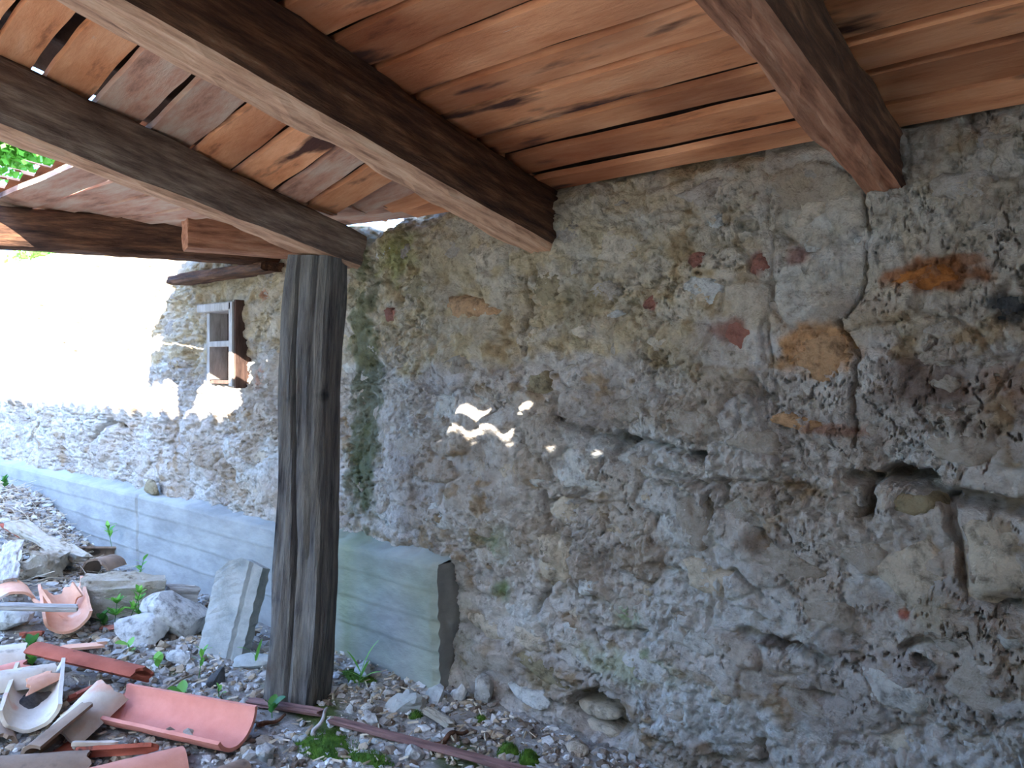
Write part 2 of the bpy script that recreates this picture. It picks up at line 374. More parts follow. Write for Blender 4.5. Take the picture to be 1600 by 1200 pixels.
for i, a in enumerate([(565, 600, .13, .75, (88, 96, 62), .8, .5), (620, 400, .16, .12, (186, 182, 112), .8, .8), (560, 740, .14, .25, (96, 104, 72), .7, .6),
          (765, 850, .10, .08, (124, 150, 96), .7, 1.2), (775, 925, .05, .05, (104, 138, 70), .8, 1.0), (975, 960, .065, .055, (130, 160, 92), .75, 1.2),
          (1010, 1020, .025, .02, (120, 150, 92), .7, 1.), (1450, 430, .13, .05, (170, 100, 46), .85, .4), (1500, 405, .07, .02, (150, 92, 50), .8, .4),
          (1270, 545, .13, .09, (216, 160, 104), .85, .5), (1440, 600, .15, .08, (104, 72, 56), .75, .6), (1580, 600, .12, .07, (140, 96, 66), .6, .7),
          (1140, 515, .06, .05, (150, 96, 78), .8, .5), (1085, 405, .03, .025, (150, 84, 76), .8, .4), (1180, 415, .035, .04, (150, 88, 80), .8, .4),
          (1245, 400, .04, .03, (158, 100, 88), .7, .5), (1010, 475, .025, .02, (176, 96, 80), .8, .4), (1572, 480, .06, .045, (74, 74, 74), .9, .4),
          (1290, 670, .12, .02, (170, 108, 72), .6, .5), (1200, 850, .10, .05, (120, 96, 76), .6, .6), (1230, 1010, .10, .03, (96, 66, 50), .7, .5),
          (1410, 960, .02, .015, (190, 96, 70), .9, .4), (900, 350, .2, .08, (214, 200, 168), .5, .8), (900, 480, .12, .14, (150, 134, 96), .6, .7),
          (700, 400, .22, .12, (206, 190, 158), .6, .8), (1060, 560, .2, .1, (176, 160, 130), .5, .8), (690, 600, .2, .1, (208, 206, 208), .6, .8),
          (1100, 1120, .30, .10, (224, 226, 222), .8, .4), (1450, 1060, .2, .06, (150, 140, 136), .5, .6), (840, 1060, .10, .08, (176, 156, 118), .7, .6),
          (650, 1000, .4, .3, (196, 206, 180), .3, .8), (980, 1040, .25, .06, (176, 192, 150), .5, .7), (1450, 950, .1, .06, (186, 170, 140), .5, .7),
          (410, 590, .06, .06, (206, 150, 122), .7, .4), (415, 460, .04, .03, (198, 128, 96), .7, .4), (360, 430, .5, .10, (190, 172, 132), .6, .8),
          (380, 770, .3, .12, (206, 186, 158), .5, .7), (610, 490, .03, .03, (186, 108, 86), .9, .4)]):
    patch(*a, seed=i)
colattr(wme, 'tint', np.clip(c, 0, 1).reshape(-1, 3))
wall = struct(link('wall_back', wme))

def rock_patch(cx, cz, rx, rz, h0, seed, depth=.06, rot=0.0, rings=5, seg=18, sq=2.6, dome=.3):
    """a stone bedded in the wall: its face proud of the mortar, its edges running back into it"""
    v = []; r_ = np.random.default_rng(seed); ph = r_.random(4) * 6.28
    am = r_.random(4) * np.array([.10, .09, .06, .05])
    for k in range(rings + 1):
        t = k / rings
        for j in range(seg):
            a = 2 * math.pi * j / seg
            sr = 1 / (abs(math.cos(a)) ** sq + abs(math.sin(a)) ** sq) ** (1 / sq)
            sr *= 1 + sum(am[q] * math.sin((q + 2) * a + ph[q]) for q in range(4))
            rr = sr * min(1.0, 1.12 * math.sin(t * math.pi / 2))
            x = rr * rx * math.cos(a); z = rr * rz * math.sin(a)
            d = depth * dome * t ** 3 + (depth * (1 - dome) if k == rings else 0)
            d += .006 * sn((x * 22 + seed), (z * 22), seed) + .004 * sn((x * 60), (z * 60 + seed), seed)
            xr = x * math.cos(rot) - z * math.sin(rot); zr = x * math.sin(rot) + z * math.cos(rot)
            v.append((xr, d, zr))
    f = []
    for k in range(rings):
        for j in range(seg):
            a = k * seg + j; b = k * seg + (j + 1) % seg
            f.append((a, b, b + seg, a + seg))
    f.append(tuple(range(seg))[::-1])
    return v, f
STQ = []
def wall_stone(cx, cz, rx, rz, m, seed, proud=.010, rot=0.0, depth=.06, label=None):
    STQ.append((cx, cz, rx, rz, m, seed, proud, rot))
def flush_stones():
    rings, seg = 7, 22; allx = []; allz = []; tt = []
    for (cx, cz, rx, rz, m, seed, proud, rot) in STQ:
        r_ = np.random.default_rng(seed); k = 3 + int(r_.integers(3)); 
        a = np.arange(seg) * 2 * math.pi / seg; ph = r_.random() * 6.28
        poly = 1 / np.maximum(.55, np.max([np.cos(a - (ph + 2 * math.pi * q / (k + 1) + r_.uniform(-.3, .3))) * r_.uniform(.95, 1.2) for q in range(k + 1)], 0))
        poly = np.clip(poly, .7, 1.35) * (1 + .10 * np.sin(3 * a + ph) + .06 * r_.normal(size=seg))
        t = np.linspace(0, 1.12, rings + 1)[:, None]
        x = t * poly * rx * np.cos(a); z = t * poly * rz * np.sin(a)
        allx.append(cx + x * math.cos(rot) - z * math.sin(rot)); allz.append(cz + x * math.sin(rot) + z * math.cos(rot)); tt.append(np.repeat(t, seg, 1))
    X = np.array(allx); Z = np.array(allz); Tt = np.array(tt)
    n = X.shape[1] * X.shape[2]
    Hh = wall_h(X.reshape(len(X), n), Z.reshape(len(X), n)).reshape(X.shape)
    hm = np.median(Hh.reshape(len(X), n), 1)
    f = []
    for k in range(rings):
        for j in range(seg):
            a = k * seg + j; b = k * seg + (j + 1) % seg; f.append((a, b, b + seg, a + seg))
    for i, (cx, cz, rx, rz, m, seed, proud, rot) in enumerate(STQ):
        own = hm[i] + .006 * fbm(X[i] * 12, Z[i] * 12, 3, seed % 97)
        s_ = .25 * Hh[i] + .75 * own + proud - (.030 + proud) * sstep(.72, 1.12, Tt[i]) - .006 * Tt[i] ** 2
        V = np.stack([X[i] - cx, (hm[i] - s_), Z[i] - cz], -1).reshape(-1, 3)
        o = build('stone', V, f, m, wall); o.location = (cx, D - hm[i], cz)
STONES = [(1275, 552, 122, 92, 'st_ochre', 0), (1448, 432, 120, 46, 'st_orange', -.05), (1437, 905, 150, 100, 'st_cream', -.35), (1562, 872, 120, 130, 'st_cream', 0),
          (1425, 785, 96, 46, 'st_olive', 0), (1318, 792, 60, 46, 'stone', .1), (1152, 518, 52, 56, 'st_red', .3), (1572, 478, 62, 46, 'st_dark', 0),
          (846, 604, 44, 44, 'st_olive', .2), (848, 450, 50, 66, 'st_olive', 0), (862, 872, 58, 84, 'st_cream', .5), (902, 735, 84, 70, 'st_white', .1),
          (1085, 405, 34, 26, 'st_red', .3), (1184, 412, 32, 42, 'st_red', -.4), (1010, 472, 32, 20, 'st_red', .5), (607, 492, 24, 26, 'st_red', -.5),
          (878, 800, 60, 44, 'st_cream', 0), (1175, 800, 80, 56, 'stone', -.1), (1240, 660, 90, 28, 'st_ochre', -.15),
          (1085, 815, 60, 100, 'stone', .2), (1225, 880, 120, 60, 'stone', -.15), (1110, 905, 100, 54, 'st_cream', -.15), (1345, 870, 90, 60, 'stone', -.3),
          (745, 820, 50, 34, 'stone', 0), (700, 640, 60, 50, 'st_white', 0), (640, 700, 60, 50, 'stone', 0), (1010, 1045, 90, 50, 'st_white', -.3),
          (1240, 1100, 110, 46, 'stone', -.2), (1390, 1085, 110, 60, 'st_white', -.2), (1530, 1080, 110, 90, 'stone', -.1), (1480, 1000, 90, 40, 'stone', -.1),
          (1500, 700, 150, 60, 'stone', -.1), (1085, 660, 110, 50, 'stone', -.15), (1180, 690, 90, 50, 'stone', -.1), (975, 640, 70, 50, 'stone', 0),
          (960, 380, 70, 60, 'st_cream', 0), (760, 400, 70, 50, 'st_cream', 0), (1105, 300, 80, 44, 'stone', .1), (1500, 290, 110, 50, 'stone', .1),
          (1270, 330, 70, 46, 'st_cream', .1), (730, 480, 70, 44, 'st_ochre', -.1), (650, 450, 50, 50, 'st_olive', 0), (820, 1000, 60, 40, 'st_cream', -.2),
          (750, 980, 60, 40, 'st_cream', -.2), (735, 1030, 50, 36, 'stone', -.2), (845, 1050, 100, 44, 'st_olive', -.2), (1290, 960, 100, 50, 'stone', -.2)]
used = []
k = 0
for (px, py, w_, h_, mk, rot) in STONES:
    a = wp(px - w_ / 2, py); b = wp(px + w_ / 2, py); t_ = wp(px, py - h_ / 2); u_ = wp(px, py + h_ / 2); cc = wp(px, py)
    big = w_ * h_ > 3000
    wall_stone(cc[0], cc[1], abs(b[0] - a[0]) / 2, abs(t_[1] - u_[1]) / 2, M[mk], 500 + k, proud=.008 if big else .006, rot=rot)
    used.append((cc[0], cc[1], abs(b[0] - a[0]) / 2 + .02, abs(t_[1] - u_[1]) / 2 + .02)); k += 1
# two pale stones lying in the cavity at the wall's foot
for (px, py, w_, h_) in ((930, 1112, 74, 26), (935, 1142, 66, 24)):
    cc = on_wall(px, py, -.04); v, f = rock_patch(0, 0, w_ / 2 * .00215, h_ / 2 * .00215, 0, 900 + py, .12)
    o = build('stone', v, f, M['st_cream'], wall); o.location = (cc.x, cc.y, cc.z); o['label'] = 'pale flat stone lying in a dark cavity'
# the rest of the rubble stones
rs = random.Random(5)
FOOT_X = -1.021 * D
cnt = 0; tries = 0
while cnt < 190 and tries < 9000:
    tries += 1
    px = rs.uniform(0, 1640); py = rs.uniform(170, 1200)
    p = wp(px, py)
    if p[0] > .3 or p[1] < .06 or p[1] > top_at(np.array([p[0]]))[0] - .10: continue
    if p[0] < FOOT_X + .04 and p[1] < .58: continue
    if WIN[0] - .14 < p[0] < WIN[1] + .14 and WIN[2] - .1 < p[1] < WIN[3] + .1: continue
    rx = rs.uniform(.035, .10) * (1.2 if p[0] < -3 else 1); rz = rx * rs.uniform(.5, .85)
    if any(abs(p[0] - a[0]) < rx + a[2] and abs(p[1] - a[1]) < rz + a[3] for a in used): continue
    used.append((p[0], p[1], rx, rz))
    mk = rs.choice(['stone'] * 9 + ['st_cream'] * 3 + ['st_white'] * 3)
    wall_stone(p[0], p[1], rx, rz, M[mk], 2000 + cnt, proud=rs.uniform(-.006, .006), rot=rs.uniform(-.3, .3)); cnt += 1

flush_stones()
# ------------------------------------------------------------------ concrete footing
def footing():
    p = .0345 * D; ztop = EYE - .347 * D
    xs_ = np.concatenate([np.arange(-13, -6.6, .15), np.arange(-6.6, FOOT_X, .012), [FOOT_X]])
    z = np.arange(-.12, ztop + .001, .008)
    X, Z = np.meshgrid(xs_, z)
    y = D - p + .004 * fbm(X * 3, Z * 6, 3, 300) + .0015 * fbm(X * 40, Z * 40, 2, 301)
    for i, zz in enumerate((ztop - .115, ztop - .235, ztop - .36)):
        zl = zz + .006 * noise(X * 2, X * 0 + i, 310); dd = np.abs(Z - zl)
        y += -.004 * (1 - sstep(0, .008, dd)) * (.4 + .6 * sstep(-.3, .3, noise(X * 1.5, X * 0 + i * 3, 330))) + .0035 * (Z < zl)
    jx = -D * math.tan(HEAD - math.atan((233 - CX) / FPX))
    y += .015 * (1 - sstep(.004, .014, np.abs(X - jx + .015 * fbm(Z * 12, X * 0, 2, 305))))
    y += .03 * sstep(.04, 0.0, FOOT_X - X) * (.3 + .7 * np.abs(noise(Z * 14, X * 0 + 2, 307)))
    y = np.where(Z > ztop - .014, y + .007, y)
    rows = [np.stack([X, y, Z], -1)]
    top = rows[0][-1:].copy(); top[..., 1] += .07; top[..., 2] += .012 * (1 + fbm(xs_ * 9, xs_ * 0, 3, 312))
    top2 = top.copy(); top2[..., 1] = D + .04; top2[..., 2] += .03
    V = np.concatenate([rows[0], top, top2], 0)
    n_r, n_c = V.shape[:2]; idx = np.arange(n_r * n_c).reshape(n_r, n_c)
    F = np.stack([idx[:-1, :-1], idx[:-1, 1:], idx[1:, 1:], idx[1:, :-1]], -1).reshape(-1, 4).tolist()
    Vf = V.reshape(-1, 3).tolist()
    # end face
    cols = 8; base = len(Vf); er = len(z)
    for i in range(er):
        a = V[i, -1]
        for q in range(cols):
            t = q / (cols - 1)
            Vf.append((a[0] + .010 * sn((z[i] * 9), (t * 4), 320) * min(1, t * 3), a[1] + (D + .06 - a[1]) * t, a[2]))
    for i in range(er - 1):
        for q in range(cols - 1):
            s = base + i * cols + q
            F.append((s, s + 1, s + cols + 1, s + cols))
    me = mesh('concrete_footing', np.array(Vf), F, M['concrete'])
    A = np.array(Vf); c = np.ones((len(A), 3))
    k = sstep(.22, .05, np.abs(A[:, 0] + 2.93 + .1 * noise(A[:, 2] * 5, A[:, 0] * 5, 8))) * (.55 + .35 * noise(A[:, 0] * 9, A[:, 2] * 3, 9))
    c = c * (1 - k[:, None]) + np.array([.42, .50, .26]) * k[:, None]
    k2 = sstep(-3.6, -3.0, A[:, 0]) * .5 * (.7 + noise(A[:, 0] * 4, A[:, 2] * 4, 10)); k2 = np.clip(k2, 0, 1)
    c = c * (1 - k2[:, None]) + np.array([.82, .90, .66]) * k2[:, None]
    c[base:] = c[base:] * 0 + np.array([.72, .69, .64])
    colattr(me, 'tint', c)
    return struct(link('concrete_footing', me))
foot = footing()

# ------------------------------------------------------------------ ground
PILES = [(-6.9, 1.9, .9, .7, .42), (-5.0, 1.35, .9, .55, .14), (-3.2, .75, .7, .45, .05)]
def ground(X, Y):
    g = .018 * fbm(X * 2, Y * 2, 3, 400) + .012 * fbm(X * 9, Y * 9, 3, 401)
    for (x, y, rx, ry, h) in PILES:
        g = g + h * np.exp(-((X - x) / rx) ** 2 - ((Y - y) / ry) ** 2)
    g = g - .015 * sstep(D - .5, D - .1, Y)
    return g
def gz(x, y): return float(ground(np.array([x]), np.array([y]))[0])
def hit(px, py, dz=0.0):
    r = ray(px, py); t = np.arange(.8, 10.4, .01)
    x, y, z = r.x * t, r.y * t, EYE + r.z * t
    k = np.argmax(z <= ground(x, y) + dz)
    return Vector((x[k], y[k], z[k]))
gx = np.concatenate([np.arange(-16, -6.5, .3), np.arange(-6.5, -4.4, .035), np.arange(-4.4, -.6, .016), np.arange(-.6, 1, .05), np.arange(1, 8, .4)])
gy = np.concatenate([np.arange(-14, -.5, .5), np.arange(-.5, .5, .05), np.arange(.5, 2.42, .016)])
GX, GY = np.meshgrid(gx, gy)
GZ = ground(GX, GY) + .006 * fbm(GX * 30, GY * 30, 2, 405)
V = np.stack([GX, GY, GZ], -1); idx = np.arange(V.shape[0] * V.shape[1]).reshape(V.shape[:2])
F = np.stack([idx[:-1, :-1], idx[:-1, 1:], idx[1:, 1:], idx[1:, :-1]], -1).reshape(-1, 4)
struct(build('floor', V.reshape(-1, 3), F.tolist(), M['soil']))
far = struct(build('outer_ground', [(-60, -60, -.06), (40, -60, -.06), (40, 60, -.06), (-60, 60, -.06)], [(0, 1, 2, 3)], M['grass'], smooth=False))

# ------------------------------------------------------------------ timbers
def timber(name, a, b, w0, h0, m, seed, parent=None, w1=None, h1=None, roll=0.0, wob=.008, seg=None, endjag=.01, anchor='bottom', bend=0.0, side=None):
    """rough-sawn beam: local X along it; the line a-b is the centre of its lower face (anchor bottom) or its axis"""
    w1 = w1 or w0; h1 = h1 or h0; Lg = (b - a).length; seg = seg or max(8, int(Lg / .05)); r_ = np.random.default_rng(seed)
    prof = []
    K = 5
    for s in range(4):
        for q in range(K):
            t = q / K
            P = [(-1, -1), (1, -1), (1, 1), (-1, 1)]
            p, n_ = P[s], P[(s + 1) % 4]
            prof.append((p[0] + (n_[0] - p[0]) * t, p[1] + (n_[1] - p[1]) * t))
    prof = np.array(prof); n = len(prof); cr = .10
    rad = np.maximum(np.abs(prof[:, 0]), np.abs(prof[:, 1]))
    corner = (np.abs(prof[:, 0]) > .99) & (np.abs(prof[:, 1]) > .99)
    prof = np.where(corner[:, None], prof * (1 - cr), prof)
    v = []
    for i in range(seg + 1):
        t = i / seg; x = Lg * t; w_ = (w0 + (w1 - w0) * t) / 2; h_ = (h0 + (h1 - h0) * t) / 2
        for j in range(n):
            y, z = prof[j]
            d = 1 + 0 * t
            ny = wob * sn((x * 3.0 + j * .35), (seed * 1.7 + j * .6), seed) + wob * .5 * sn((x * 11.0), (seed + j * 1.3), seed + 1)
            yy = y * (w_ + ny); zz = z * (h_ + ny)
            xx = x
            if i == 0: xx += endjag * float(r_.random()) ; 
            if i == seg: xx -= endjag * float(r_.random())
            v.append((xx, yy, zz + (h_ if anchor == 'bottom' else 0) + bend * math.sin(math.pi * t)))
    f = [(i * n + j, i * n + (j + 1) % n, (i + 1) * n + (j + 1) % n, (i + 1) * n + j) for i in range(seg) for j in range(n)]
    f.append(tuple(range(n))[::-1]); f.append(tuple(range(seg * n, seg * n + n)))
    me = mesh(name, v, f, m, smooth=False)
    if side is not None:  # only the lower face keeps the paler wood, coloured as if lit from below
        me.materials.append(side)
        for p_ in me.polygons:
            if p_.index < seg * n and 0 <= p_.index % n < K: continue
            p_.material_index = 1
    o = link(name, me, parent); o.matrix_world = frame(a, b, roll) if parent is None else frame(a, b, roll)
    if parent is not None:
        o.matrix_world = frame(a, b, roll)
        o.matrix_parent_inverse = parent.matrix_world.inverted() if parent.type == 'EMPTY' else Matrix()
    return o
def V3(x, y, z): return Vector((x, y, z))
def roofz(y): return EYE + .289 * D + .223 * (D - y)      # underside of the planks over rafters B and C
RH = .080 * D
# rafter C (right) and rafter B (middle) run from above the camera down into the wall
YF = -.10 * D
def rafter(name, xw0, xf, w0, w1, h, drop, m, seed, label, ywall=D + .10, yfront=YF, sl=.223, zw=None, side=None):
    zf = (roofz(yfront) - h - drop) if zw is None else zw + sl * (D - yfront)
    ze = (roofz(ywall) - h - drop) if zw is None else zw + sl * (D - ywall)
    o = timber(name, V3(xf, yfront, zf), V3(xw0, ywall, ze), w0, h, m, seed, w1=w1, h1=h, wob=.012, side=side)
    return tag(o, label, 'rafter')
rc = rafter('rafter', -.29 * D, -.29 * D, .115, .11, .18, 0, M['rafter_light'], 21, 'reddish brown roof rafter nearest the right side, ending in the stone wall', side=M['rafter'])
rb = rafter('rafter', -.815 * D, -.79 * D, .185, .16, .225, .0, M['rafter_lit'], 22, 'thick dark rafter with a pale lower face in the middle of the roof', ywall=D + .06, side=M['rafter'])
# rafter A sags onto the post
yA0, yA1 = -.05 * D, .86 * D
zA = lambda y: EYE + .188 * D + .216 * (.786 * D - y)
ra = tag(timber('rafter', V3(-1.12 * D, yA0, zA(yA0)), V3(-1.12 * D, yA1, zA(yA1)), .13, .25, M['rafter_lit'], 23, w1=.13, h1=.135, wob=.012, side=M['rafter_grey']), 'dark sagging rafter resting on top of the weathered post', 'rafter')
# rafter D, level, beyond the post
rd = tag(timber('rafter', V3(-1.83 * D, .40 * D, EYE + .234 * D), V3(-1.58 * D, D + .05, EYE + .234 * D), .12, .19, M['rafter'], 24, wob=.010), 'dark level rafter at the broken left edge of the roof', 'rafter')
pw = on_wall(300, 424)
tag(timber('wall_plate', V3(-1.99 * D, D - .06, EYE + .214 * D), V3(-1.55 * D, D - .06, EYE + .214 * D), .14, .05, M['rafter'], 25), 'dark wooden plate on top of the wall under the broken roof edge', 'timber')
tag(timber('timber_offcut', V3(-1.50 * D, .745 * D, EYE + .231 * D), V3(-1.43 * D, D + .02, EYE + .231 * D), .13, .17, M['rafter_light'], 26), 'pinkish brown timber offcut between the level rafter and the post', 'timber')

# post
pb = hit(466, 1096); pbz = gz(pb.x, pb.y)
post_base = V3(-1.168 * D, .775 * D, -.04)
post_top = V3(-1.128 * D, .80 * D, zA(.79 * D) + .0)
def make_post():
    t = empty('post', (post_base.x, post_base.y, 0)); tag(t, 'weathered grey wooden post with a deep vertical crack holding up the sagging rafter', 'post')
    Lg = (post_top - post_base).length; seg = 70; v = []; n = 84; wx, wy = .100, .085
    for i in range(seg + 1):
        tt = i / seg; s = 1.06 - .12 * tt + (.03 * math.sin(tt * 9))
        for j in range(n):
            a = 2 * math.pi * j / n + math.pi / 4
            sq = 1 / (abs(math.cos(a - math.pi / 4 + math.pi/4)) ** 7 + abs(math.sin(a)) ** 7) ** (1 / 7)
            ca, sa = math.cos(a) * sq, math.sin(a) * sq
            ny = .010 * sn((tt * 6.0 + j * .05), (j * .23), 71) + .005 * sn((tt * 5), (j * .8), 72)
            k1 = .055 * math.exp(-((ca + .15 - .18 * math.sin(tt * 4 + 1)) / .07) ** 2) * (1 if sa < -.5 else 0) * (.35 + .65 * math.sin(math.pi * min(1, max(0, (tt - .02) / .9))))
            k2 = .020 * math.exp(-((ca - .55 + .1 * tt) / .07) ** 2) * (1 if sa < -.5 else 0) * (1 if tt > .35 else .2)
            bendx = .016 * math.sin(tt * math.pi * 1.6 + .4)
            v.append((ca * (wx + ny) * s + bendx, sa * (wy + ny) * s + k1 + k2, tt * Lg))
    f = [(i * n + j, i * n + (j + 1) % n, (i + 1) * n + (j + 1) % n, (i + 1) * n + j) for i in range(seg) for j in range(n)]
    f.append(tuple(range(n))[::-1]); f.append(tuple(range(seg * n, seg * n + n)))
    # local Y rotated so the broad face looks at the camera
    o = build('shaft', v, f, M['post'], t, smooth=False)
    for p in o.data.polygons: p.use_smooth = True
    o.data.set_sharp_from_angle(angle=math.radians(35))
    up = (post_top - post_base).normalized()
    q = Vector((0, 0, 1)).rotation_difference(up)
    o.rotation_euler = (q.to_matrix() @ Matrix.Rotation(math.radians(24), 3, 'Z')).to_euler()
    o.location = (0, 0, post_base.z)
    return t
make_post()

# ------------------------------------------------------------------ ceiling: planks bay by bay
ceil_ = struct(empty('ceiling', (-1.2, 1.0, roofz(1.0))))
bpy.context.view_layer.update()
def aTop(y):
    z0 = zA(y) + (.25 + (.135 - .25) * np.clip((y - yA0) / (yA1 - yA0), 0, 1))
    k = float(sstep(.72 * D, .98 * D, np.array(y)))
    return z0 * (1 - k) + (roofz(y) - .01) * k
def plank(p0, p1, width, thick, m, seed, slope, gap=0.0, lab=None, ws=0.0, dark_end=0.0):
    """p0-p1: centre of the lower face, running along the wall; slope: rise per metre away from the wall"""
    v = []; n = 40
    for i in range(n + 1):
        t = i / n; c0 = p0.lerp(p1, t)
        e1 = .007 * sn((t * 5 + seed), (.2), seed); e2 = .007 * sn((t * 5 + seed), (9.2), seed)
        wv = .004 * sn((t * 3.0), (seed * .37), seed)
        hw = width / 2
        for (dy, dz) in ((-hw + e1, 0), (hw + e2, 0), (hw + e2, thick), (-hw + e1, thick)):
            v.append((c0.x - p0.x, c0.y - p0.y + dy, c0.z - p0.z + dz - slope * dy + wv + ws * dy))
    f = [(i * 4 + j, i * 4 + (j + 1) % 4, (i + 1) * 4 + (j + 1) % 4, (i + 1) * 4 + j) for i in range(n) for j in range(4)]
    f = [q[::-1] for q in f]
    f.append((0, 1, 2, 3)); f.append((n * 4 + 3, n * 4 + 2, n * 4 + 1, n * 4))
    o = build('plank', v, f, m, ceil_, smooth=False)
    if 'tint' in str(m.node_tree.nodes.get('Attribute').attribute_name if m.node_tree.nodes.get('Attribute') else ''):
        A = np.array(v); k_ = (1 - sstep(dark_end * .2, dark_end, A[:, 0] + .25 * noise(A[:, 0] * 4, A[:, 1] * 9 + seed, seed)) ) * .95 if dark_end else np.zeros(len(A))  # darker towards the plank's start, beside the middle rafter
        k2 = sstep(.05, .5, noise(A[:, 0] * 1.7 + seed, A[:, 1] * 5 + .5, seed + 3)) * .75
        cc = 1 - np.maximum(k_, k2)[:, None] * np.array([.55, .66, .70])
        colattr(o.data, 'tint', cc)
    o.location = p0 - ceil_.location
    if lab: o['label'] = lab
    return o
rp = random.Random(3)
XA, XB, XC = -1.12 * D, -.80 * D, -.29 * D
yy = D + .03; i = 0
while yy > -1.0 * D:
    wd = rp.uniform(.125, .165); yc = yy - wd / 2
    j = lambda: rp.uniform(-.005, .005)
    # right bay, middle bay
    if yc > -.16 * D or True:
        plank(V3(XC - .01, yc, roofz(yc) + j()), V3(1.9, yc + j(), roofz(yc) + j()), wd - rp.uniform(.012, .03), .022, M['plank'], 10 + i, .223, ws=rp.uniform(-.08, .08))
        hole = yc < .11 * D
        if not hole:
            plank(V3(XB - .03, yc, roofz(yc) + j()), V3(XC + .0, yc + j(), roofz(yc) + j()), wd - rp.uniform(.022, .05), .022, M['plank'], 40 + i, .223, ws=rp.uniform(-.1, .1), dark_end=rp.uniform(.3, 1.15))
        if yc > -.16 * D:
            plank(V3(XA + .0, yc + rp.uniform(-.01, .01), aTop(yc) + j()), V3(XB + .01, yc, roofz(yc) + j()), wd - rp.uniform(.012, .036), .022, M['plank' if rp.random() < .7 else 'plank_grey'], 80 + i, .223, ws=rp.uniform(-.1, .1))
    if yc > .50 * D:
        xl = -1.97 * D + rp.uniform(-.05, .06)
        dT = EYE + .234 * D + .19
        plank(V3(xl, yc + .01, dT + .03 * (yc / D) + j()), V3(XA + .02, yc, max(aTop(yc), zA(yc) + .12) + j()), wd - rp.uniform(.012, .03), .022, M['plank_grey'], 120 + i, .15)
    yy -= wd; i += 1
# layer of clay tiles lying on the planks (shuts out the sky except where tiles are missing)
def tile_layer():
    hx0, hx1 = .0, .0
    xs_ = np.arange(-2.0 * D, 2.0, .02); ys_ = np.arange(-1.0 * D, D + .28, .04)
    X, Y = np.meshgrid(xs_, ys_)
    base = np.where(Y > -9, EYE + .289 * D + .223 * (D - Y), 0)
    aT = np.vectorize(aTop)(ys_)[:, None] + 0 * X
    dT = EYE + .234 * D + .22 + 0 * X
    tA = np.clip((X - XA) / (XB - XA), 0, 1); tD = np.clip((X + 1.97 * D) / (XA + 1.97 * D), 0, 1)
    z = np.where(X > XB, base, np.where(X > XA, aT + (base - aT) * tA, dT + (aT - dT) * tD)) + .075 + .035 * np.abs(np.sin(X / .19 * math.pi)) + .01 * ((Y / .38) % 1)
    V = np.stack([X, Y, z], -1); idx = np.arange(V.shape[0] * V.shape[1]).reshape(V.shape[:2])
    F = np.stack([idx[:-1, :-1], idx[:-1, 1:], idx[1:, 1:], idx[1:, :-1]], -1).reshape(-1, 4)
    cx = (X[:-1, :-1] + X[1:, 1:]) / 2; cy = (Y[:-1, :-1] + Y[1:, 1:]) / 2
    keep = np.ones(cx.shape, bool)
    keep &= ~((cx < -.55) & (cy < -.16 * D))
    gone = (cx < XA - .10) & (cy < .515 * D + .03 * np.sin(cx * 33))
    gone &= ~((cx > -1.45 * D + .04 * np.sin(cy * 21)) & (cy < -cx / 3.5))  # unseen roof piece added to shade the wall left of the post
    gone &= ~((cx < -1.60 * D) & (cy > .33 * D) & (cy < .45 * D))  # unseen strip without planks, added to shade the level rafter
    keep &= ~gone
    # missing tiles: thin slits above the camera, and one beside the wall above the post
    for (x0, x1, y0, y1) in SLITS: keep &= ~((cx > x0) & (cx < x1) & (cy > y0) & (cy < y1))
    F = F[keep.ravel()]
    o = build('tile_layer', V.reshape(-1, 3), F.tolist(), M['dark_tile'], ceil_); o['kind'] = 'stuff'
    o.location = -ceil_.location
    return o
def back_to_roof(px, py):
    p = on_wall(px, py); t = (EYE + .289 * D + .12 - p.z) / (SUN_E - .223)
    return p.x - SUN_A * t, p.y - t
SLITS = []
for (x0, y0, x1, y1) in ((706, 667, 802, 677), (722, 636, 758, 647), (820, 636, 829, 642)):
    a = back_to_roof(x0, y0); b = back_to_roof(x1, y1)
    SLITS.append((min(a[0], b[0]) - .01, max(a[0], b[0]) + .01, min(a[1], b[1]) - .02, max(a[1], b[1]) + .035))
SLITS.append((-3.02, -2.55, D - .12, D + .3))
print('SLITS', SLITS)
tile_layer()

# ------------------------------------------------------------------ small framed window in the wall
def bar(name, x0, x1, y0, y1, z0, z1, m, parent, label=None, off=(0, 0, 0)):
    bv = min(x1 - x0, y1 - y0, z1 - z0) * .12
    v = []; 
    for z, s in ((z0, 1), (z0 + bv, 0), (z1 - bv, 0), (z1, 1)):
        q = bv * s
        v += [(x0 + q, y0 + q, z), (x1 - q, y0 + q, z), (x1 - q, y1 - q, z), (x0 + q, y1 - q, z)]
    f = [(0, 3, 2, 1), (12, 13, 14, 15)]
    for k_ in range(3):
        for j in range(4): f.append((k_ * 4 + j, k_ * 4 + (j + 1) % 4, k_ * 4 + 4 + (j + 1) % 4, k_ * 4 + 4 + j))
    v = [(a - off[0], b - off[1], c_ - off[2]) for a, b, c_ in v]
    o = build(name, v, f, m, parent, smooth=False)
    if label: o['label'] = label
    return o
x0, x1, z0, z1 = WIN
wl = (x0, D, z0); win = struct(empty('window_1', wl))
yf = D - .085
bar('jamb', x1 - .035, x1, yf, D + .10, z0 - .01, z1 + .01, M['frame_light'], win, None, wl)
bar('jamb_lining', x1 + .001, x1 + .016, yf + .012, D + .10, z0 - .02, z1 + .02, M['frame_dark'], win, 'dark brown side board', wl)
bar('jamb', x0, x0 + .03, D - .03, D + .10, z0 + .02, z1, M['frame_light'], win, None, wl)
bar('lintel', x0 - .01, x1 - .02, yf, D + .10, z1 - .035, z1 + .012, M['frame_light'], win, None, wl)
